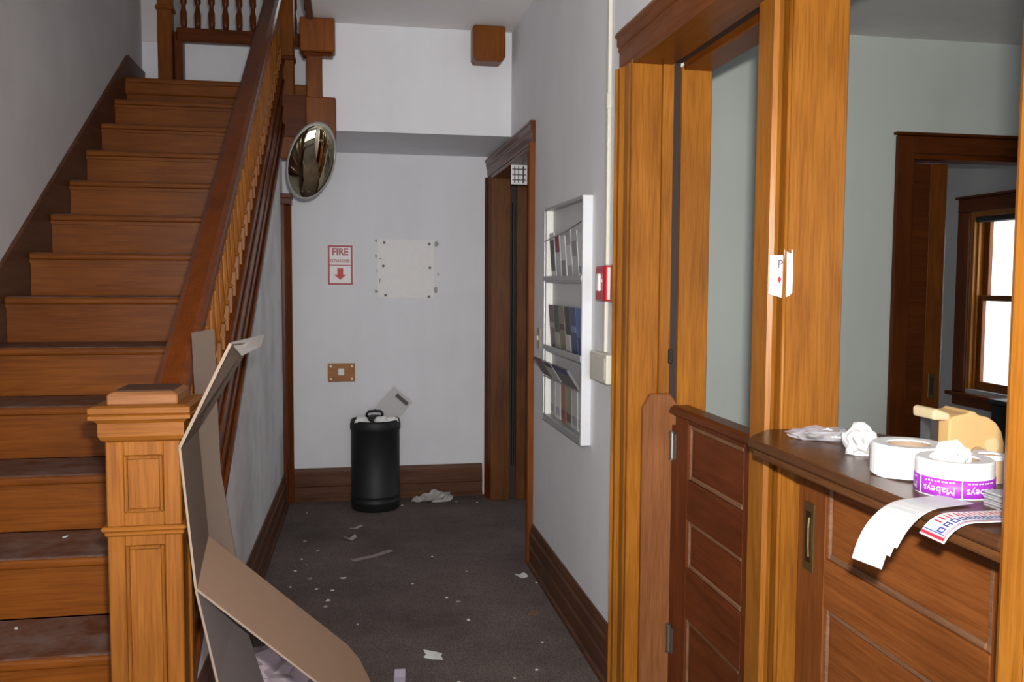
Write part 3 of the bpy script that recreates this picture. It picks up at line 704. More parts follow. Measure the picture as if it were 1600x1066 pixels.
# rubbish in the bin
for i, (dx, dy, dz, r) in enumerate(((-0.090, -0.080, 0.602, 0.048), (0.040, -0.100, 0.606, 0.046), (0.102, -0.062, 0.602, 0.042))):
    lab = ('crumpled white paper at the left of the open bin mouth', 'crumpled white paper in the middle of the bin mouth', 'crumpled white paper at the right of the bin mouth')[i]
    tag(crumple('crumpled_paper', PAPER, (CX + dx, CY + dy, dz), r, r * 0.75, r * 0.8, 11 + i), lab, 'paper', 'papers thrown in the bin')
bx_ = thing('paper_folder', (0.30, 6.14, 0.60), 'pale folder with a dark printed bar sticking out of the black bin', 'folder')
fa = math.radians(-42)
def fold(u, w, d=0.0): return (0.292 + u * math.cos(fa) - w * math.sin(fa), 6.135 + 0.10 * w + d, 0.695 + u * math.sin(fa) + w * math.cos(fa))
MB().slab([fold(-0.085, -0.15), fold(0.085, -0.15), fold(0.085, 0.09), fold(-0.085, 0.09)], 0.006).build('folder_cover', plain('folder_grey', (0.52, 0.49, 0.50), 0.6), bx_)
MB().slab([fold(-0.035, 0.045, -0.005), fold(0.070, 0.045, -0.005), fold(0.070, 0.072, -0.005), fold(-0.035, 0.072, -0.005)], 0.003).build('printed_bar', plain('print_black', (0.03, 0.03, 0.035), 0.5), bx_)

# convex mirror
mr = thing('convex_mirror', (-0.20, 5.27, 2.215), 'oval convex security mirror with grey rim fixed to the landing post', 'mirror')
ax = Vector((0.10, -0.94, -0.30)).normalized()
ux = ax.cross(Vector((0, 0, 1))).normalized(); uy = ux.cross(ax)
C0 = Vector((-0.215, 5.175, 2.222))
tl = math.radians(14)
def mfn(x, y, z):
    x *= -0.58
    return C0 + ux * (x * math.cos(tl) - y * math.sin(tl)) + uy * (x * math.sin(tl) + y * math.cos(tl)) + ax * z
RM = 0.215
MB().lathe([(RM * math.sin(a), 0.026 * math.cos(a)) for a in [math.pi / 2 * (1 - k / 16) for k in range(17)]][:-1] + [(0.0015, 0.026)], (0, 0, 0), 48).map(mfn).build('mirror_dome', plain('mirror_silver', (0.52, 0.48, 0.33), 0.03, metal=1.0), mr, smooth=True)
MB().lathe([(RM - .004, 0.006), (RM + .010, 0.004), (RM + .013, -0.008), (RM + .008, -0.018), (RM - .03, -0.022), (0.03, -0.024)], (0, 0, 0), 48).map(mfn).build('rim', plain('rim_grey', (0.30, 0.30, 0.29), 0.4), mr, smooth=True)
MB().tube([mfn(0, 0, -0.02), mfn(0.0, 0.03, -0.06), (-0.165, 5.272, 2.36)], 0.012).build('bracket', STEEL, mr)

# ------------------------------------------------------------------ right wall: brochure rack, alarm, conduit
rk = thing('brochure_rack', (XR, 3.86, 0.87), 'aluminium three-tier brochure rack on the right hall wall', 'rack')
RY0, RY1, RZ0, RZ1, RX = 3.492, 4.232, 0.875, 1.902, 0.926
box('back_panel', plain('rack_back', (0.56, 0.56, 0.57), 0.5), (XR - 0.006, XR - 0.0005, RY0 + 0.004, RY1 - 0.004, RZ0 + 0.004, RZ1 - 0.004), rk)
box('side_rail', ALU, (RX, XR - 0.0005, RY0, RY0 + 0.014, RZ0, RZ1), rk, 0.002)
box('side_rail', ALU, (RX, XR - 0.0005, RY1 - 0.014, RY1, RZ0, RZ1), rk, 0.002)
box('inner_strip', plain('strip_white', (0.78, 0.77, 0.72), 0.4), (RX + 0.004, XR - 0.007, RY1 - 0.05, RY1 - 0.0145, RZ0 + 0.014, RZ1 - 0.014), rk)
box('top_rail', ALUD, (RX, XR - 0.0005, RY0 + 0.0145, RY1 - 0.0145, RZ1 - 0.014, RZ1), rk, 0.002)
box('bottom_rail', ALUD, (RX, XR - 0.0005, RY0 + 0.0145, RY1 - 0.0145, RZ0, RZ0 + 0.032), rk, 0.002)
for z in (1.555, 1.225):
    box('ledge', ALUD, (RX - 0.002, XR - 0.007, RY0 + 0.0145, RY1 - 0.051, z - 0.008, z), rk, 0.002)
    box('ledge_lip', ALUD, (RX - 0.002, RX + 0.002, RY0 + 0.0145, RY1 - 0.0145, z + 0.0005, z + 0.022), rk)
MB().tube([(RX + 0.002, RY0 + 0.015, 1.80), (RX + 0.004, 3.75, 1.775), (RX + 0.002, RY1 - 0.015, 1.745)], 0.003).build('retaining_wire', STEEL, rk)
MB().tube([(RX + 0.002, RY0 + 0.015, 1.098), (RX + 0.002, RY1 - 0.015, 1.092)], 0.003).build('retaining_wire', STEEL, rk)
def leaflet(name, mat, y0, y1, z0, h, lean, label, group, band=None, bandm=None, t=0.005, xb=None):
    xb = XR - 0.012 if xb is None else xb
    m = MB(); dx = h * lean
    m.add([(xb - t, y0, z0), (xb - t, y1, z0), (xb, y1, z0), (xb, y0, z0), (xb - t - dx, y0, z0 + h), (xb - t - dx, y1, z0 + h), (xb - dx, y1, z0 + h), (xb - dx, y0, z0 + h)],
          [(0, 1, 2, 3), (4, 7, 6, 5), (0, 4, 5, 1), (1, 5, 6, 2), (2, 6, 7, 3), (3, 7, 4, 0)])
    o = m.build(name, mat); tag(o, label, 'brochure', group)
    if band:
        a, b = band
        q = lambda y, f: (xb - t - dx * f - 0.0012, y, z0 + h * f)
        MB().slab([q(y0 + 0.006, a), q(y1 - 0.006, a), q(y1 - 0.006, b), q(y0 + 0.006, b)], 0.0012).build('printed_band', bandm, o)
    return o
def pc(n, c): return plain('print_' + n, c, 0.5)
ordw = ['first', 'second', 'third', 'fourth', 'fifth', 'sixth', 'seventh', 'eighth']
top = [('white', (0.62, 0.62, 0.64), pc('charcoal', (0.05, 0.05, 0.045)), (0.2, 0.85)), ('pale grey', (0.50, 0.50, 0.52), pc('wine', (0.22, 0.02, 0.04)), (0.62, 0.97)),
       ('white', (0.66, 0.66, 0.68), pc('grey', (0.25, 0.25, 0.26)), (0.1, 0.45)), ('grey', (0.38, 0.38, 0.39), pc('light', (0.6, 0.6, 0.6)), (0.3, 0.7)),
       ('silver grey', (0.45, 0.46, 0.47), pc('grey', (0.25, 0.25, 0.26)), (0.5, 0.8)), ('white', (0.60, 0.60, 0.62), pc('grey', (0.25, 0.25, 0.26)), (0.15, 0.3))]
tbl = [[], [], []]
yy = 4.165
for i, (nm_, c, bm_, bd_) in enumerate(top):
    w = 0.100
    leaflet('brochure', pc('stock_' + nm_.replace(' ', '_') + str(i), c), yy - w, yy - 0.008, 1.5555, 0.225 - 0.012 * (i % 3), -0.03 + 0.10, '%s leaflet in the rack\'s top tier, %s from the bin end' % (nm_, ordw[i]), 'leaflets in the top rack tier', bd_, bm_)
    yy -= 0.105
mid = [('brown', (0.13, 0.09, 0.085), (0.32, 0.30, 0.30)), ('dark green', (0.05, 0.075, 0.05), (0.35, 0.34, 0.28)), ('tan', (0.25, 0.18, 0.13), (0.10, 0.03, 0.03)), ('black', (0.03, 0.03, 0.03), (0.5, 0.5, 0.48)),
       ('navy', (0.05, 0.07, 0.17), (0.16, 0.22, 0.42)), ('blue', (0.09, 0.15, 0.38), (0.04, 0.06, 0.2))]
yy = 4.165
for i, (nm_, c, bc) in enumerate(mid):
    leaflet('magazine', pc('cover_' + nm_.replace(' ', '_'), c), yy - 0.102, yy - 0.006, 1.2255, 0.215, 0.08, '%s magazine in the rack\'s middle tier, %s from the bin end' % (nm_, ordw[i]), 'magazines in the middle rack tier', (0.08, 0.42) if i % 2 else (0.5, 0.62), pc('band_' + nm_.replace(' ', '_'), bc))
    yy -= 0.105
bot = [('pale grey', (0.44, 0.44, 0.45), (0.3, 0.3, 0.3)), ('white', (0.66, 0.66, 0.66), (0.4, 0.4, 0.42)), ('rust orange', (0.33, 0.15, 0.09), (0.2, 0.08, 0.05)), ('olive', (0.26, 0.25, 0.18), (0.14, 0.07, 0.05)), ('silver', (0.46, 0.46, 0.47), (0.3, 0.3, 0.32)), ('white', (0.60, 0.61, 0.63), (0.4, 0.4, 0.4))]
yy = 4.165
for i, (nm_, c, bc) in enumerate(bot):
    leaflet('brochure', pc('low_' + nm_.replace(' ', '_') + str(i), c), yy - 0.102, yy - 0.006, 0.9085, 0.19, 0.02, '%s leaflet in the rack\'s bottom tier, %s from the bin end' % (nm_, ordw[i]), 'leaflets in the bottom rack tier', (0.1, 0.3), pc('lowband_' + str(i), bc))
    yy -= 0.105
for i, (y0, y1, c, lab) in enumerate(((4.02, 4.21, (0.12, 0.085, 0.08), 'dark brown magazine leaning out of the bottom tier at the bin end'), (3.84, 4.005, (0.50, 0.50, 0.50), 'white magazine leaning out in the middle of the bottom tier'), (3.535, 3.825, (0.13, 0.125, 0.13), 'dark grey magazine leaning out of the bottom tier nearest the alarm'))):
    leaflet('magazine', pc('lean_%d' % i, c), y0, y1, 1.100, 0.085, 0.62, lab, 'magazines leaning out of the bottom tier', (0.72, 0.95), pc('leanband_%d' % i, ((0.16, 0.06, 0.05), (0.03, 0.03, 0.03), (0.04, 0.05, 0.16))[i]), t=0.012, xb=RX + 0.012)

al = thing('fire_alarm_pull', (XR, 3.30, 1.48), 'red fire alarm pull station with white handle on the right wall', 'alarm')
MB().prism([(XR - 0.003, 3.200), (XR - 0.028, 3.206), (XR - 0.034, 3.22), (XR - 0.034, 3.325), (XR - 0.028, 3.338), (XR - 0.003, 3.342)], 'Z', 1.478, 1.612).build('housing', REDPL, al, bevel=0.006, seg=2)
MB().box(XR - 0.046, XR - 0.033, 3.250, 3.285, 1.515, 1.582).build('pull_handle', PAPER, al, bevel=0.004)
MB().box(XR - 0.040, XR - 0.0335, 3.235, 3.305, 1.548, 1.562).build('pull_bar', PAPER, al, bevel=0.002)
MB().box(XR - 0.014, XR - 0.0005, 3.12, 3.199, 1.475, 1.615).build('backing_board', wood('pale_backing', (0.34, 0.20, 0.10), (0.50, 0.33, 0.18), 'Z', 0.5), al, bevel=0.002)
rc = thing('wall_conduit', (XR, 3.29, 1.28), 'cream surface conduit running up the right wall through the alarm', 'conduit')
def strip(z0, z1, y, nm): MB().box(XR - 0.016, XR - 0.0005, y - 0.016, y + 0.016, z0, z1).build(nm, CREAM, rc, bevel=0.005, seg=2)
strip(1.6125, 3.05, 3.265, 'upper_channel'); strip(1.279, 1.4775, 3.275, 'lower_channel')
MB().box(XR - 0.019, XR - 0.0005, 3.245, 3.285, 2.20, 2.26).build('coupling', CREAM, rc, bevel=0.004)
eb = thing('junction_box', (XR, 3.31, 1.17), 'cream electrical outlet box at the foot of the wall conduit', 'box')
MB().box(XR - 0.034, XR - 0.0005, 3.17, 3.40, 1.165, 1.278).build('housing', CREAM, eb, bevel=0.006, seg=2)
MB().box(XR - 0.0355, XR - 0.0335, 3.19, 3.38, 1.180, 1.263).build('cover', CREAM, eb, bevel=0.002)
lsw = thing('light_switch', (XR, 4.52, 1.20), 'small beige light switch on the wall beside the far end of the rack', 'switch')
box('plate', plain('beige_plate', (0.36, 0.32, 0.25), 0.5), (XR - 0.007, XR - 0.0005, 4.48, 4.55, 1.20, 1.31), lsw, 0.002)
box('toggle', CREAM, (XR - 0.016, XR - 0.0065, 4.508, 4.522, 1.245, 1.268), lsw, 0.002)
# small sign hanging under the head of the far opening
hs = thing('hanging_sign', (1.02, 5.35, 2.14), 'small white sign with dark bars hanging in the head of the hall end doorway', 'sign')
HSY = 5.35
box('plate', PAPER, (0.965, 1.065, HSY, HSY + 0.004, 2.142, 2.260), hs)
m = MB()
for x0, w_ in ((0.984, 0.007), (1.008, 0.006), (1.036, 0.010)): m.box(x0, x0 + w_, HSY - 0.001, HSY + 0.0005, 2.150, 2.252)
for z0 in (2.166, 2.198, 2.232): m.box(0.972, 1.058, HSY - 0.0012, HSY + 0.0005, z0, z0 + 0.006)
m.build('markings', plain('print_black', (0.03, 0.03, 0.035), 0.5), hs)

# torn notice on the partition post
tn = thing('torn_notice', (1.09, 2.13, 1.50), 'torn white paper notice with a letter P and red mark on the oak post', 'paper')
MB().slab([(1.062, 2.1305, 1.522), (1.100, 2.1335, 1.512), (1.103, 2.1335, 1.60), (1.104, 2.1335, 1.622), (1.064, 2.1305, 1.622)], 0.0015).build('sheet', PAPER, tn)
vs = []; fs_ = []
for i in range(7):
    t = i / 6; a = t * 3.4
    for z in (1.520, 1.575, 1.632): vs.append((1.103 + 0.010 * math.sin(a) + 0.012 * t + 0.003 * math.sin(z * 60), 2.128 - 0.013 * (1 - math.cos(a)) * 0.8, z + 0.006 * math.sin(5 * t + z * 40)))
for i in range(6):
    for j in range(2): fs_.append((3 * i + j, 3 * i + j + 1, 3 * i + 4 + j, 3 * i + 3 + j))
MB().add(vs, fs_).build('curled_flap', PAPER, tn)
text_mb('P', 0.030, lambda x, y: (1.093 + x, 2.131, 1.598 + y)).build('lettering', plain('print_dark', (0.10, 0.05, 0.07), 0.5), tn)
MB().prism([(1.087, 1.560), (1.092, 1.568), (1.097, 1.560), (1.092, 1.548)], 'Y', 2.1312, 2.1325).build('arrow', plain('arrow_red', (0.55, 0.01, 0.015), 0.5), tn)

# ------------------------------------------------------------------ things on the counter shelf
ZS = 1.1705
def roll(c, r, h, ri, label, band, name='label_roll'):
    t = thing(name, (c[0], c[1], ZS), label, 'roll')
    MB().lathe([(ri, 0.001), (r, 0.0), (r, h - 0.003), (r - 0.003, h), (ri, h - 0.001), (ri, 0.001)], (c[0], c[1], ZS), 56, close=False).build('paper_winding', plain('roll_white', (0.86, 0.86, 0.88), 0.5), t, smooth=False)
    MB().lathe([(ri - 0.004, 0.002), (ri - 0.0005, 0.001), (ri - 0.0005, h - 0.004), (ri - 0.004, h - 0.004), (ri - 0.004, 0.002)], (c[0], c[1], ZS), 40, close=False).build('core', CORE, t, smooth=True)
    if band:
        z0, z1 = band
        b_ = MB().lathe([(r + 0.0004, z0), (r + 0.0014, z0 + 0.0004), (r + 0.0014, z1), (r + 0.0004, z1)], (c[0], c[1], ZS), 56, close=False).build('purple_band', PURPLE, t, smooth=True)
        va = math.atan2(c[1], c[0]) + math.pi        # direction of the hall side
        rr = r + 0.0019
        for off, s in ((0.38, 'Mabeys'), (-0.72, 'Mabeys'), (1.5, 'Mabeys')):
            def fn(x, y, a0=va - off):
                a = a0 - x / rr
                return (c[0] + rr * math.cos(a), c[1] + rr * math.sin(a), ZS + z0 + 0.012 - y)
            text_mb(s, 0.019, fn).build('lettering', PAPER, b_)
            def fn2(x, y, a0=va - off):
                a = a0 - x / rr
                return (c[0] + rr * math.cos(a), c[1] + rr * math.sin(a), ZS + z0 + 0.027 - y)
            dm = MB()
            for q in range(9):
                x0 = -0.028 + q * 0.0062; w_ = 0.0045 - 0.0012 * (q % 2)
                dm.add([fn2(x0, -0.0012), fn2(x0 + w_, -0.0012), fn2(x0 + w_, 0.0012), fn2(x0, 0.0012)], [(0, 1, 2, 3)])
            dm.build('small_print', PAPER, b_)
        for a in (va + 0.20, va - 0.92):
            MB().slab([(c[0] + rr * math.cos(a + s * 0.012), c[1] + rr * math.sin(a + s * 0.012), ZS + z) for s, z in ((-1, z0), (1, z0), (1, z1), (-1, z1))], 0.0006).build('label_seam', PAPER, b_)
    return t
R1 = roll((1.097, 1.580), 0.070, 0.062, 0.043, 'loose white paper roll, the farther of two on the counter shelf', None)
# loosened outer end of the far roll
vs = []; fs_ = []
for i in range(15):
    a = math.radians(150 + i * 11); rr = 0.0715 + 0.0016 * i
    for z in (0.002, 0.030, 0.058): vs.append((1.097 + rr * math.cos(a), 1.580 + rr * math.sin(a), ZS + z + 0.002 * math.sin(i)))
for i in range(14):
    for j in range(2): fs_.append((3 * i + j, 3 * i + 3 + j, 3 * i + 4 + j, 3 * i + 1 + j))
MB().add(vs, fs_).build('loose_end', plain('roll_white', (0.86, 0.86, 0.88), 0.5), R1)
R2 = roll((1.083, 1.424), 0.066, 0.064, 0.043, 'white label roll with purple Mabeys band, the nearer roll on the shelf', (0.002, 0.034))
tag(crumple('tissue', PAPER, (1.075, 1.425, ZS + 0.062), 0.030, 0.024, 0.024, 31, sub=3, amp=0.7, freq=2.0), 'crumpled white tissue stuffed in the purple-banded roll', 'tissue')
tag(crumple('paper_wad', PAPER, (1.108, 1.770, ZS + 0.028), 0.032, 0.031, 0.034, 22, amp=0.6, freq=1.8, bottom=ZS), 'crumpled white paper wad between the plastic bag and the rolls', 'paper')
pb = crumple('plastic_bag', film('clear_film'), (1.125, 1.975, ZS + 0.012), 0.066, 0.058, 0.014, 41, amp=0.5, freq=2.2, bottom=ZS)
tag(pb, 'flat clear plastic bag of bluish bits at the far end of the shelf', 'bag')
rnd = random.Random(8)
for i in range(12):
    a = rnd.uniform(0, 6.28); rr = rnd.uniform(0, 0.05); x, y = 1.128 + rr * math.cos(a), 1.985 + 0.7 * rr * math.sin(a)
    z = ZS + 0.006 + 0.001 * i
    pts = [(x + 0.020 * math.cos(a + k * 1.57), y + 0.016 * math.sin(a + k * 1.57), z + 0.004 * math.sin(k * 2 + i)) for k in range(4)]
    MB().slab(pts, 0.0008).build('contents', plain('bag_bits_%d' % (i % 3), ((0.55, 0.55, 0.70), (0.85, 0.85, 0.88), (0.30, 0.28, 0.45))[i % 3], 0.4), pb)

# tape machine: cream body with rounded shoulder, projecting head, clear front
tmc = thing('tape_dispenser', (1.25, 1.65, ZS), 'cream gummed tape machine with rounded shoulder behind the rolls', 'dispenser')
TX = lambda u: 1.174 + u * 0.162
prof = [(0.0, 0.0), (0.005, 0.100), (0.10, 0.108), (0.18, 0.111), (0.34, 0.114), (0.38, 0.119), (0.46, 0.116), (0.52, 0.110), (0.70, 0.104), (0.84, 0.092), (0.94, 0.074), (1.0, 0.048), (1.0, 0.0)]
MB().prism([(TX(0.19 + 0.81 * u), ZS + z) for u, z in prof], 'Y', 1.605, 1.690).build('body', PEACH, tmc, bevel=0.004, seg=2)
MB().prism([(TX(0.0), ZS + 0.100), (TX(0.24), ZS + 0.098), (TX(0.24), ZS + 0.113), (TX(0.04), ZS + 0.124), (TX(-0.01), ZS + 0.119)], 'Y', 1.612, 1.682).build('head', plain('head_cream', (0.66, 0.53, 0.33), 0.4), tmc, bevel=0.005, seg=2)
MB().box(TX(0.07), TX(0.19), 1.635, 1.672, ZS, ZS + 0.099).build('clear_front', plain('dark_clear_plastic', (0.03, 0.03, 0.035), 0.15), tmc, bevel=0.002)
MB().lathe([(0.016, 0), (0.016, 0.003)], (0, 0, 0), 20).map(lambda x, y, z: (TX(0.80) + x, 1.6045 - z, ZS + 0.046 + y)).build('knob', plain('knob_tan', (0.78, 0.58, 0.31), 0.4), tmc, smooth=False)
MB().lathe([(0.018, 0), (0.018, 0.004)], (0, 0, 0), 20).map(lambda x, y, z: (TX(0.60) + x, 1.6045 - z, ZS + 0.030 + 0.8 * y)).build('cutter_cover', plain('knob_brown', (0.42, 0.30, 0.17), 0.4), tmc)
tr = roll((1.215, 1.50), 0.032, 0.052, 0.020, 'small tan tape roll with white top beside the purple-banded roll', None, 'tape_roll')
MB().lathe([(0.0335, 0.001), (0.0335, 0.044)], (1.215, 1.50, ZS), 32, close=False).build('tan_wrap', plain('tan_tape', (0.56, 0.38, 0.24), 0.35), tr, smooth=True)
# stack of grey decals against the near casing
gs = thing('decal_stack', (1.105, 1.30, ZS), 'stack of small grey decal sheets at the near end of the shelf', 'stack')
for i in range(9):
    o = 0.003 * math.sin(i * 2.1)
    MB().box(1.070 + o, 1.150 + o, 1.245 - o, 1.330 + o, ZS + i * 0.0030, ZS + i * 0.0030 + 0.0026).build('decal_sheet', plain('decal_grey_%d' % (i % 3), ((0.34, 0.34, 0.36), (0.27, 0.27, 0.29), (0.42, 0.42, 0.44))[i % 3], 0.3), gs)

# sticker strips curling over the shelf edge
def strip_sheet(name, mat, p0, dirxy, w, L, Lflat, drop, zoff, label, group, t=0.0008, parent=None, seg=14):
    """strip starting at p0 on the shelf, running along dirxy and curving down past the edge"""
    d = Vector((dirxy[0], dirxy[1], 0)).normalized(); s = Vector((-d.y, d.x, 0))
    vs = []; path = []
    pos = Vector((p0[0], p0[1], ZS + zoff)); ang = 0.0; step = L / seg
    for i in range(seg + 1):
        path.append((pos.copy(), ang))
        u = (i + 0.5) * step
        if u > Lflat: ang = drop * min(1.0, (u - Lflat) / (L - Lflat) * 1.15)
        pos = pos + (d * math.cos(ang) - Vector((0, 0, 1)) * math.sin(ang)) * step
    for p, a in path:
        nrm = d * math.sin(a) + Vector((0, 0, 1)) * math.cos(a)
        for sd_ in (-w / 2, w / 2):
            for k in (0, t): vs.append(p + s * sd_ + nrm * k)
    fs = []
    for i in range(seg):
        a, b = 4 * i, 4 * i + 4
        fs += [(a + 1, b + 1, b + 3, a + 3), (a, a + 2, b + 2, b), (a, b, b + 1, a + 1), (a + 2, a + 3, b + 3, b + 2)]
    fs += [(0, 1, 3, 2), (4 * seg, 4 * seg + 2, 4 * seg + 3, 4 * seg + 1)]
    o = MB().add(vs, fs).build(name, mat, parent)
    if label: tag(o, label, 'sticker', group)
    def at(u, v, h=0.0010):
        """point on the strip: u along 0..1, v across -1..1"""
        x = u * seg; i = min(int(x), seg - 1); f = x - i
        p = path[i][0].lerp(path[i + 1][0], f); a = path[i][1] * (1 - f) + path[i + 1][1] * f
        return p + s * (v * w / 2) + (d * math.sin(a) + Vector((0, 0, 1)) * math.cos(a)) * (t + h)
    return o, at
WST = plain('sticker_white', (0.58, 0.58, 0.60), 0.45)
strip_sheet('sticker_strip', WST, (1.030, 1.365), (-1, -0.22), 0.066, 0.228, 0.072, 1.20, 0.0005, 'lowest blank white sticker strip, curling farthest over the shelf edge', 'blank sticker strips')
strip_sheet('sticker_strip', WST, (1.036, 1.362), (-1, -0.22), 0.066, 0.206, 0.072, 1.05, 0.0020, 'middle blank white sticker strip of the fanned stack', 'blank sticker strips')
strip_sheet('sticker_strip', WST, (1.040, 1.358), (-1, -0.22), 0.066, 0.192, 0.072, 0.95, 0.0035, 'topmost blank white sticker strip of the fanned stack', 'blank sticker strips')
ps, at = strip_sheet('printed_sticker', plain('sticker_bright', (0.84, 0.84, 0.86), 0.4), (1.080, 1.240), (-1, 0.02), 0.062, 0.182, 0.118, 0.95, 0.0050, 'red, white and blue printed sticker drooping over the shelf edge', None)
def patch(m, u0, u1, v0, v1, n=4):
    for i in range(n):
        a, b = u0 + (u1 - u0) * i / n, u0 + (u1 - u0) * (i + 1) / n
        vs = [at(a, v0), at(b, v0), at(b, v1), at(a, v1)]
        m.add(vs, [(0, 1, 2, 3)])
m = MB(); patch(m, 0.955, 0.985, -0.95, 0.92, 1); patch(m, 0.0, 0.985, 0.80, 0.86, 14); m.build('red_border', plain('print_red', (0.62, 0.03, 0.06), 0.45), ps)
m = MB(); patch(m, 0.930, 0.940, -0.95, 0.74, 1); patch(m, 0.0, 0.935, 0.70, 0.74, 14); m.build('blue_border', BLUE, ps)
m = MB(); rnd = random.Random(3); u = 0.14
while u < 0.86:
    h = rnd.uniform(0.012, 0.022)
    patch(m, u, u + h, -0.75, -0.15 + rnd.uniform(-0.1, 0.1), 1); u += h + rnd.uniform(0.016, 0.04)
m.build('red_print', plain('print_red', (0.62, 0.03, 0.06), 0.45), ps)
m = MB(); u = 0.12
while u < 0.88:
    patch(m, u, u + 0.055, 0.02, 0.14, 1); patch(m, u, u + 0.014, 0.14, 0.52, 1); patch(m, u + 0.041, u + 0.055, 0.14, 0.52, 1)
    if int(u * 100) % 2: patch(m, u + 0.014, u + 0.041, 0.28, 0.36, 1)
    else: patch(m, u + 0.014, u + 0.041, 0.44, 0.52, 1)
    u += 0.075
m.build('blue_print', BLUE, ps)

# black cabinet in the office seen past the tape machine
bc = thing('office_cabinet', (3.2, 3.47, 0), 'tall black office cabinet in the office behind the tape machine', 'cabinet')
box('body', BLACK, (2.955, 3.45, 3.30, 3.65, 0.04, 0.99), bc, 0.006)
box('plinth', DARK, (2.97, 3.43, 3.32, 3.64, 0.0, 0.04), bc)
box('top', plain('cabinet_top', (0.02, 0.02, 0.022), 0.5), (2.945, 3.46, 3.285, 3.66, 0.991, 1.012), bc, 0.004)
for z in (0.06, 0.37, 0.68):
    d_ = box('drawer', BLACK, (2.965, 3.44, 3.285, 3.299, z, z + 0.30), bc, 0.003)
    box('handle', STEEL, (3.13, 3.27, 3.265, 3.284, z + 0.22, z + 0.235), d_, 0.002)

# ------------------------------------------------------------------ opened cardboard box at the foot of the stairs
cb = thing('cardboard_box', (-0.25, 2.6, 0), 'torn opened cardboard box leaning on the stair string beside the newel', 'box')
A1, A2, A3, A4 = (-0.384, 2.082, 1.171), (-0.355, 2.082, 0.842), (-0.366, 2.33, 0.894), (-0.386, 2.33, 1.170)
def sheet(name, pts, face, t=0.0055):
    return MB().slab(pts, t, 0, 1).build(name, [face, CARDE], cb)
sheet('side_panel', [A1, A2, A3, A4], CARDD)
sheet('tall_panel', [(-0.400, 2.355, 1.416), (-0.345, 2.36, 1.425), (-0.341, 2.36, 1.243), (-0.335, 2.36, 1.058), (-0.300, 2.36, 0.831), (-0.19, 2.37, 0.005), (-0.34, 2.37, 0.005), (-0.372, 2.355, 0.85), (-0.388, 2.355, 1.05)], plain('cardboard_mid_face', (0.088, 0.062, 0.047), 0.85, spec=0.2))
sheet('upper_flap', [A1, (-0.270, 2.085, 1.406), (-0.240, 2.22, 1.400), A4], CARDD, 0.007)
MB().slab([(-0.270, 2.088, 1.408), (-0.236, 2.20, 1.412), (-0.215, 2.29, 1.415), (-0.225, 2.29, 1.385), (-0.255, 2.16, 1.372)], 0.003).build('torn_edge', plain('torn_grey', (0.34, 0.31, 0.29), 0.85), cb)
sheet('open_flap', [A2, (-0.060, 2.209, 0.514), (0.045, 2.439, 0.427), (0.014, 2.493, 0.472), (-0.020, 2.50, 0.513), A3], CARD)
sheet('lower_panel', [(-0.355, 2.084, 0.838), (-0.311, 2.084, 0.617), (-0.200, 2.10, 0.0), (-0.090, 2.33, 0.0), (-0.245, 2.30, 0.513), (-0.290, 2.28, 0.735)], CARDP)
# crumpled paper on the floor behind the flap
tag(crumple('crumpled_wrapper', plain('pinkish_paper', (0.56, 0.47, 0.52), 0.6), (-0.27, 3.46, 0.055), 0.13, 0.11, 0.075, 51, amp=0.8, freq=2.0, bottom=0.002), 'crumpled pinkish paper on the carpet under the cardboard flap', 'paper')

# ------------------------------------------------------------------ litter on the carpet
def scrap(name, mat, x, y, w, l, rot_, label, group=None, seed=0, irregular=0.25, z=0.002, n=8, bend=0.006):
    r_ = random.Random(seed); pts = []
    for k in range(n):
        a = 2 * math.pi * k / n; k2 = 1 - irregular * r_.random()
        u, v = math.cos(a), math.sin(a); s_ = 1 / max(abs(u), abs(v)) if n == 8 else 1
        u, v = u * s_ * k2 * l / 2, v * s_ * k2 * w / 2
        pts.append((x + u * math.cos(rot_) - v * math.sin(rot_), y + u * math.sin(rot_) + v * math.cos(rot_), z + bend * abs(u) / (l / 2)))
    o = MB()
    c = (x, y, z + 0.001); m2 = len(pts)
    o.add([c] + pts + [(x, y, z - 0.001)] + [(p[0], p[1], p[2] - 0.002) for p in pts], [(0, 1 + i, 1 + (i + 1) % m2) for i in range(m2)] + [(m2 + 1, m2 + 2 + (i + 1) % m2, m2 + 2 + i) for i in range(m2)] + [(1 + i, m2 + 2 + i, m2 + 2 + (i + 1) % m2, 1 + (i + 1) % m2) for i in range(m2)])
    return tag(o.build(name, mat), label, 'litter', group)
GREYP = plain('grey_paper', (0.42, 0.39, 0.37), 0.7)
scrap('torn_paper', PAPER, 0.327, 3.56, 0.085, 0.115, -0.35, 'largest torn white paper piece on the carpet near the camera', seed=2, irregular=0.5)
scrap('paper_strip', plain('taupe_strip', (0.30, 0.24, 0.23), 0.7), 0.108, 4.945, 0.040, 0.285, 0.60, 'long narrow taupe strip lying in the middle of the carpet', seed=3, irregular=0.1)
scrap('paper_scrap', PAPER, 0.878, 4.475, 0.075, 0.06, 0.3, 'white paper scrap beside the right baseboard', seed=4, irregular=0.4)
scrap('leaf', plain('brown_leaf', (0.20, 0.10, 0.05), 0.7), 0.828, 3.955, 0.055, 0.075, 0.1, 'flat brown leaf-like scrap near the right baseboard', seed=5, n=10)
pl_ = scrap('label_scrap', plain('lilac_label', (0.55, 0.50, 0.62), 0.6), 0.178, 3.385, 0.045, 0.13, 1.5, 'white and purple label scrap at the bottom edge of the picture', seed=6, irregular=0.08)
scrap('paper_curl', GREYP, -0.012, 5.30, 0.055, 0.085, 0.4, 'curled grey paper scrap in front of the bin', seed=7, irregular=0.5, bend=0.02)
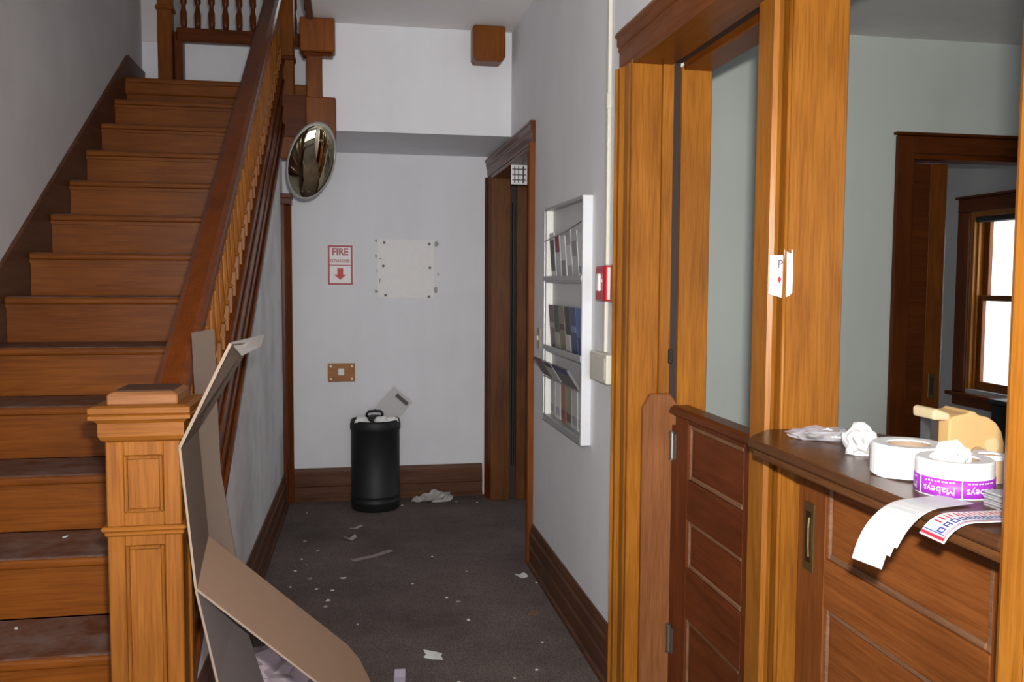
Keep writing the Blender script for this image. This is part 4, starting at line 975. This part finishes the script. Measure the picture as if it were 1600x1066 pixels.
scrap('paper_curl', GREYP, 0.02, 5.53, 0.03, 0.10, 0.7, 'thin grey paper curl closest to the bin', seed=8, irregular=0.3, bend=0.012)
tag(crumple('crumpled_paper', GREYP, (0.60, 6.14, 0.028), 0.085, 0.05, 0.038, 61, amp=0.8, freq=2.2, bottom=0.002), 'crumpled pale paper heap against the end wall baseboard', 'paper')
tag(crumple('crumpled_paper', GREYP, (0.475, 6.15, 0.016), 0.05, 0.03, 0.02, 62, amp=0.8, freq=2.2, bottom=0.002), 'small crumpled paper between the bin and the paper heap', 'paper')
rnd = random.Random(17)
spots = [(-0.20, 5.1), (-0.28, 4.95), (-0.30, 4.75), (-0.22, 4.62), (-0.18, 4.45), (-0.10, 4.42), (-0.25, 4.85), (-0.31, 4.5), (-0.12, 4.28), (-0.13, 4.20), (0.02, 3.95), (-0.16, 3.98), (-0.14, 3.82), (0.44, 4.88), (0.45, 4.22), (0.50, 4.16), (0.52, 3.92), (0.93, 4.36), (0.62, 3.30), (0.72, 3.36), (0.40, 3.30), (-0.28, 5.3), (0.80, 3.62), (0.30, 4.45), (0.60, 4.6), (-0.05, 4.6), (0.34, 6.05), (0.72, 6.1), (0.86, 6.05), (-0.3, 5.95)]
for i, (x, y) in enumerate(spots):
    s_ = rnd.uniform(0.012, 0.028)
    scrap('paper_crumb', PAPER if i % 3 else GREYP, x, y, s_, s_ * rnd.uniform(0.9, 1.6), rnd.uniform(0, 3), 'tiny pale paper crumb scattered on the dark hall carpet', 'paper crumbs on the carpet', seed=i, irregular=0.5, n=6, bend=0.003)
# litter on the treads
for i, (k, x, dy) in enumerate(((5, -0.78, 0.2), (5, -0.62, 0.19), (3, -0.95, 0.22), (2, -0.80, 0.22), (4, -0.9, 0.21), (6, -0.75, 0.2))):
    y, z = Y3 + (k - 3) * RUN, k * RISE
    scrap('paper_crumb', PAPER, sh(x, y), y + dy, 0.012, 0.022, i, 'tiny white crumb lying on a dusty stair tread', 'crumbs on the stair treads', seed=40 + i, irregular=0.5, n=6, z=z + 0.0025, bend=0.002)

for o in bpy.data.objects:
    if '_o' in o: del o['_o']
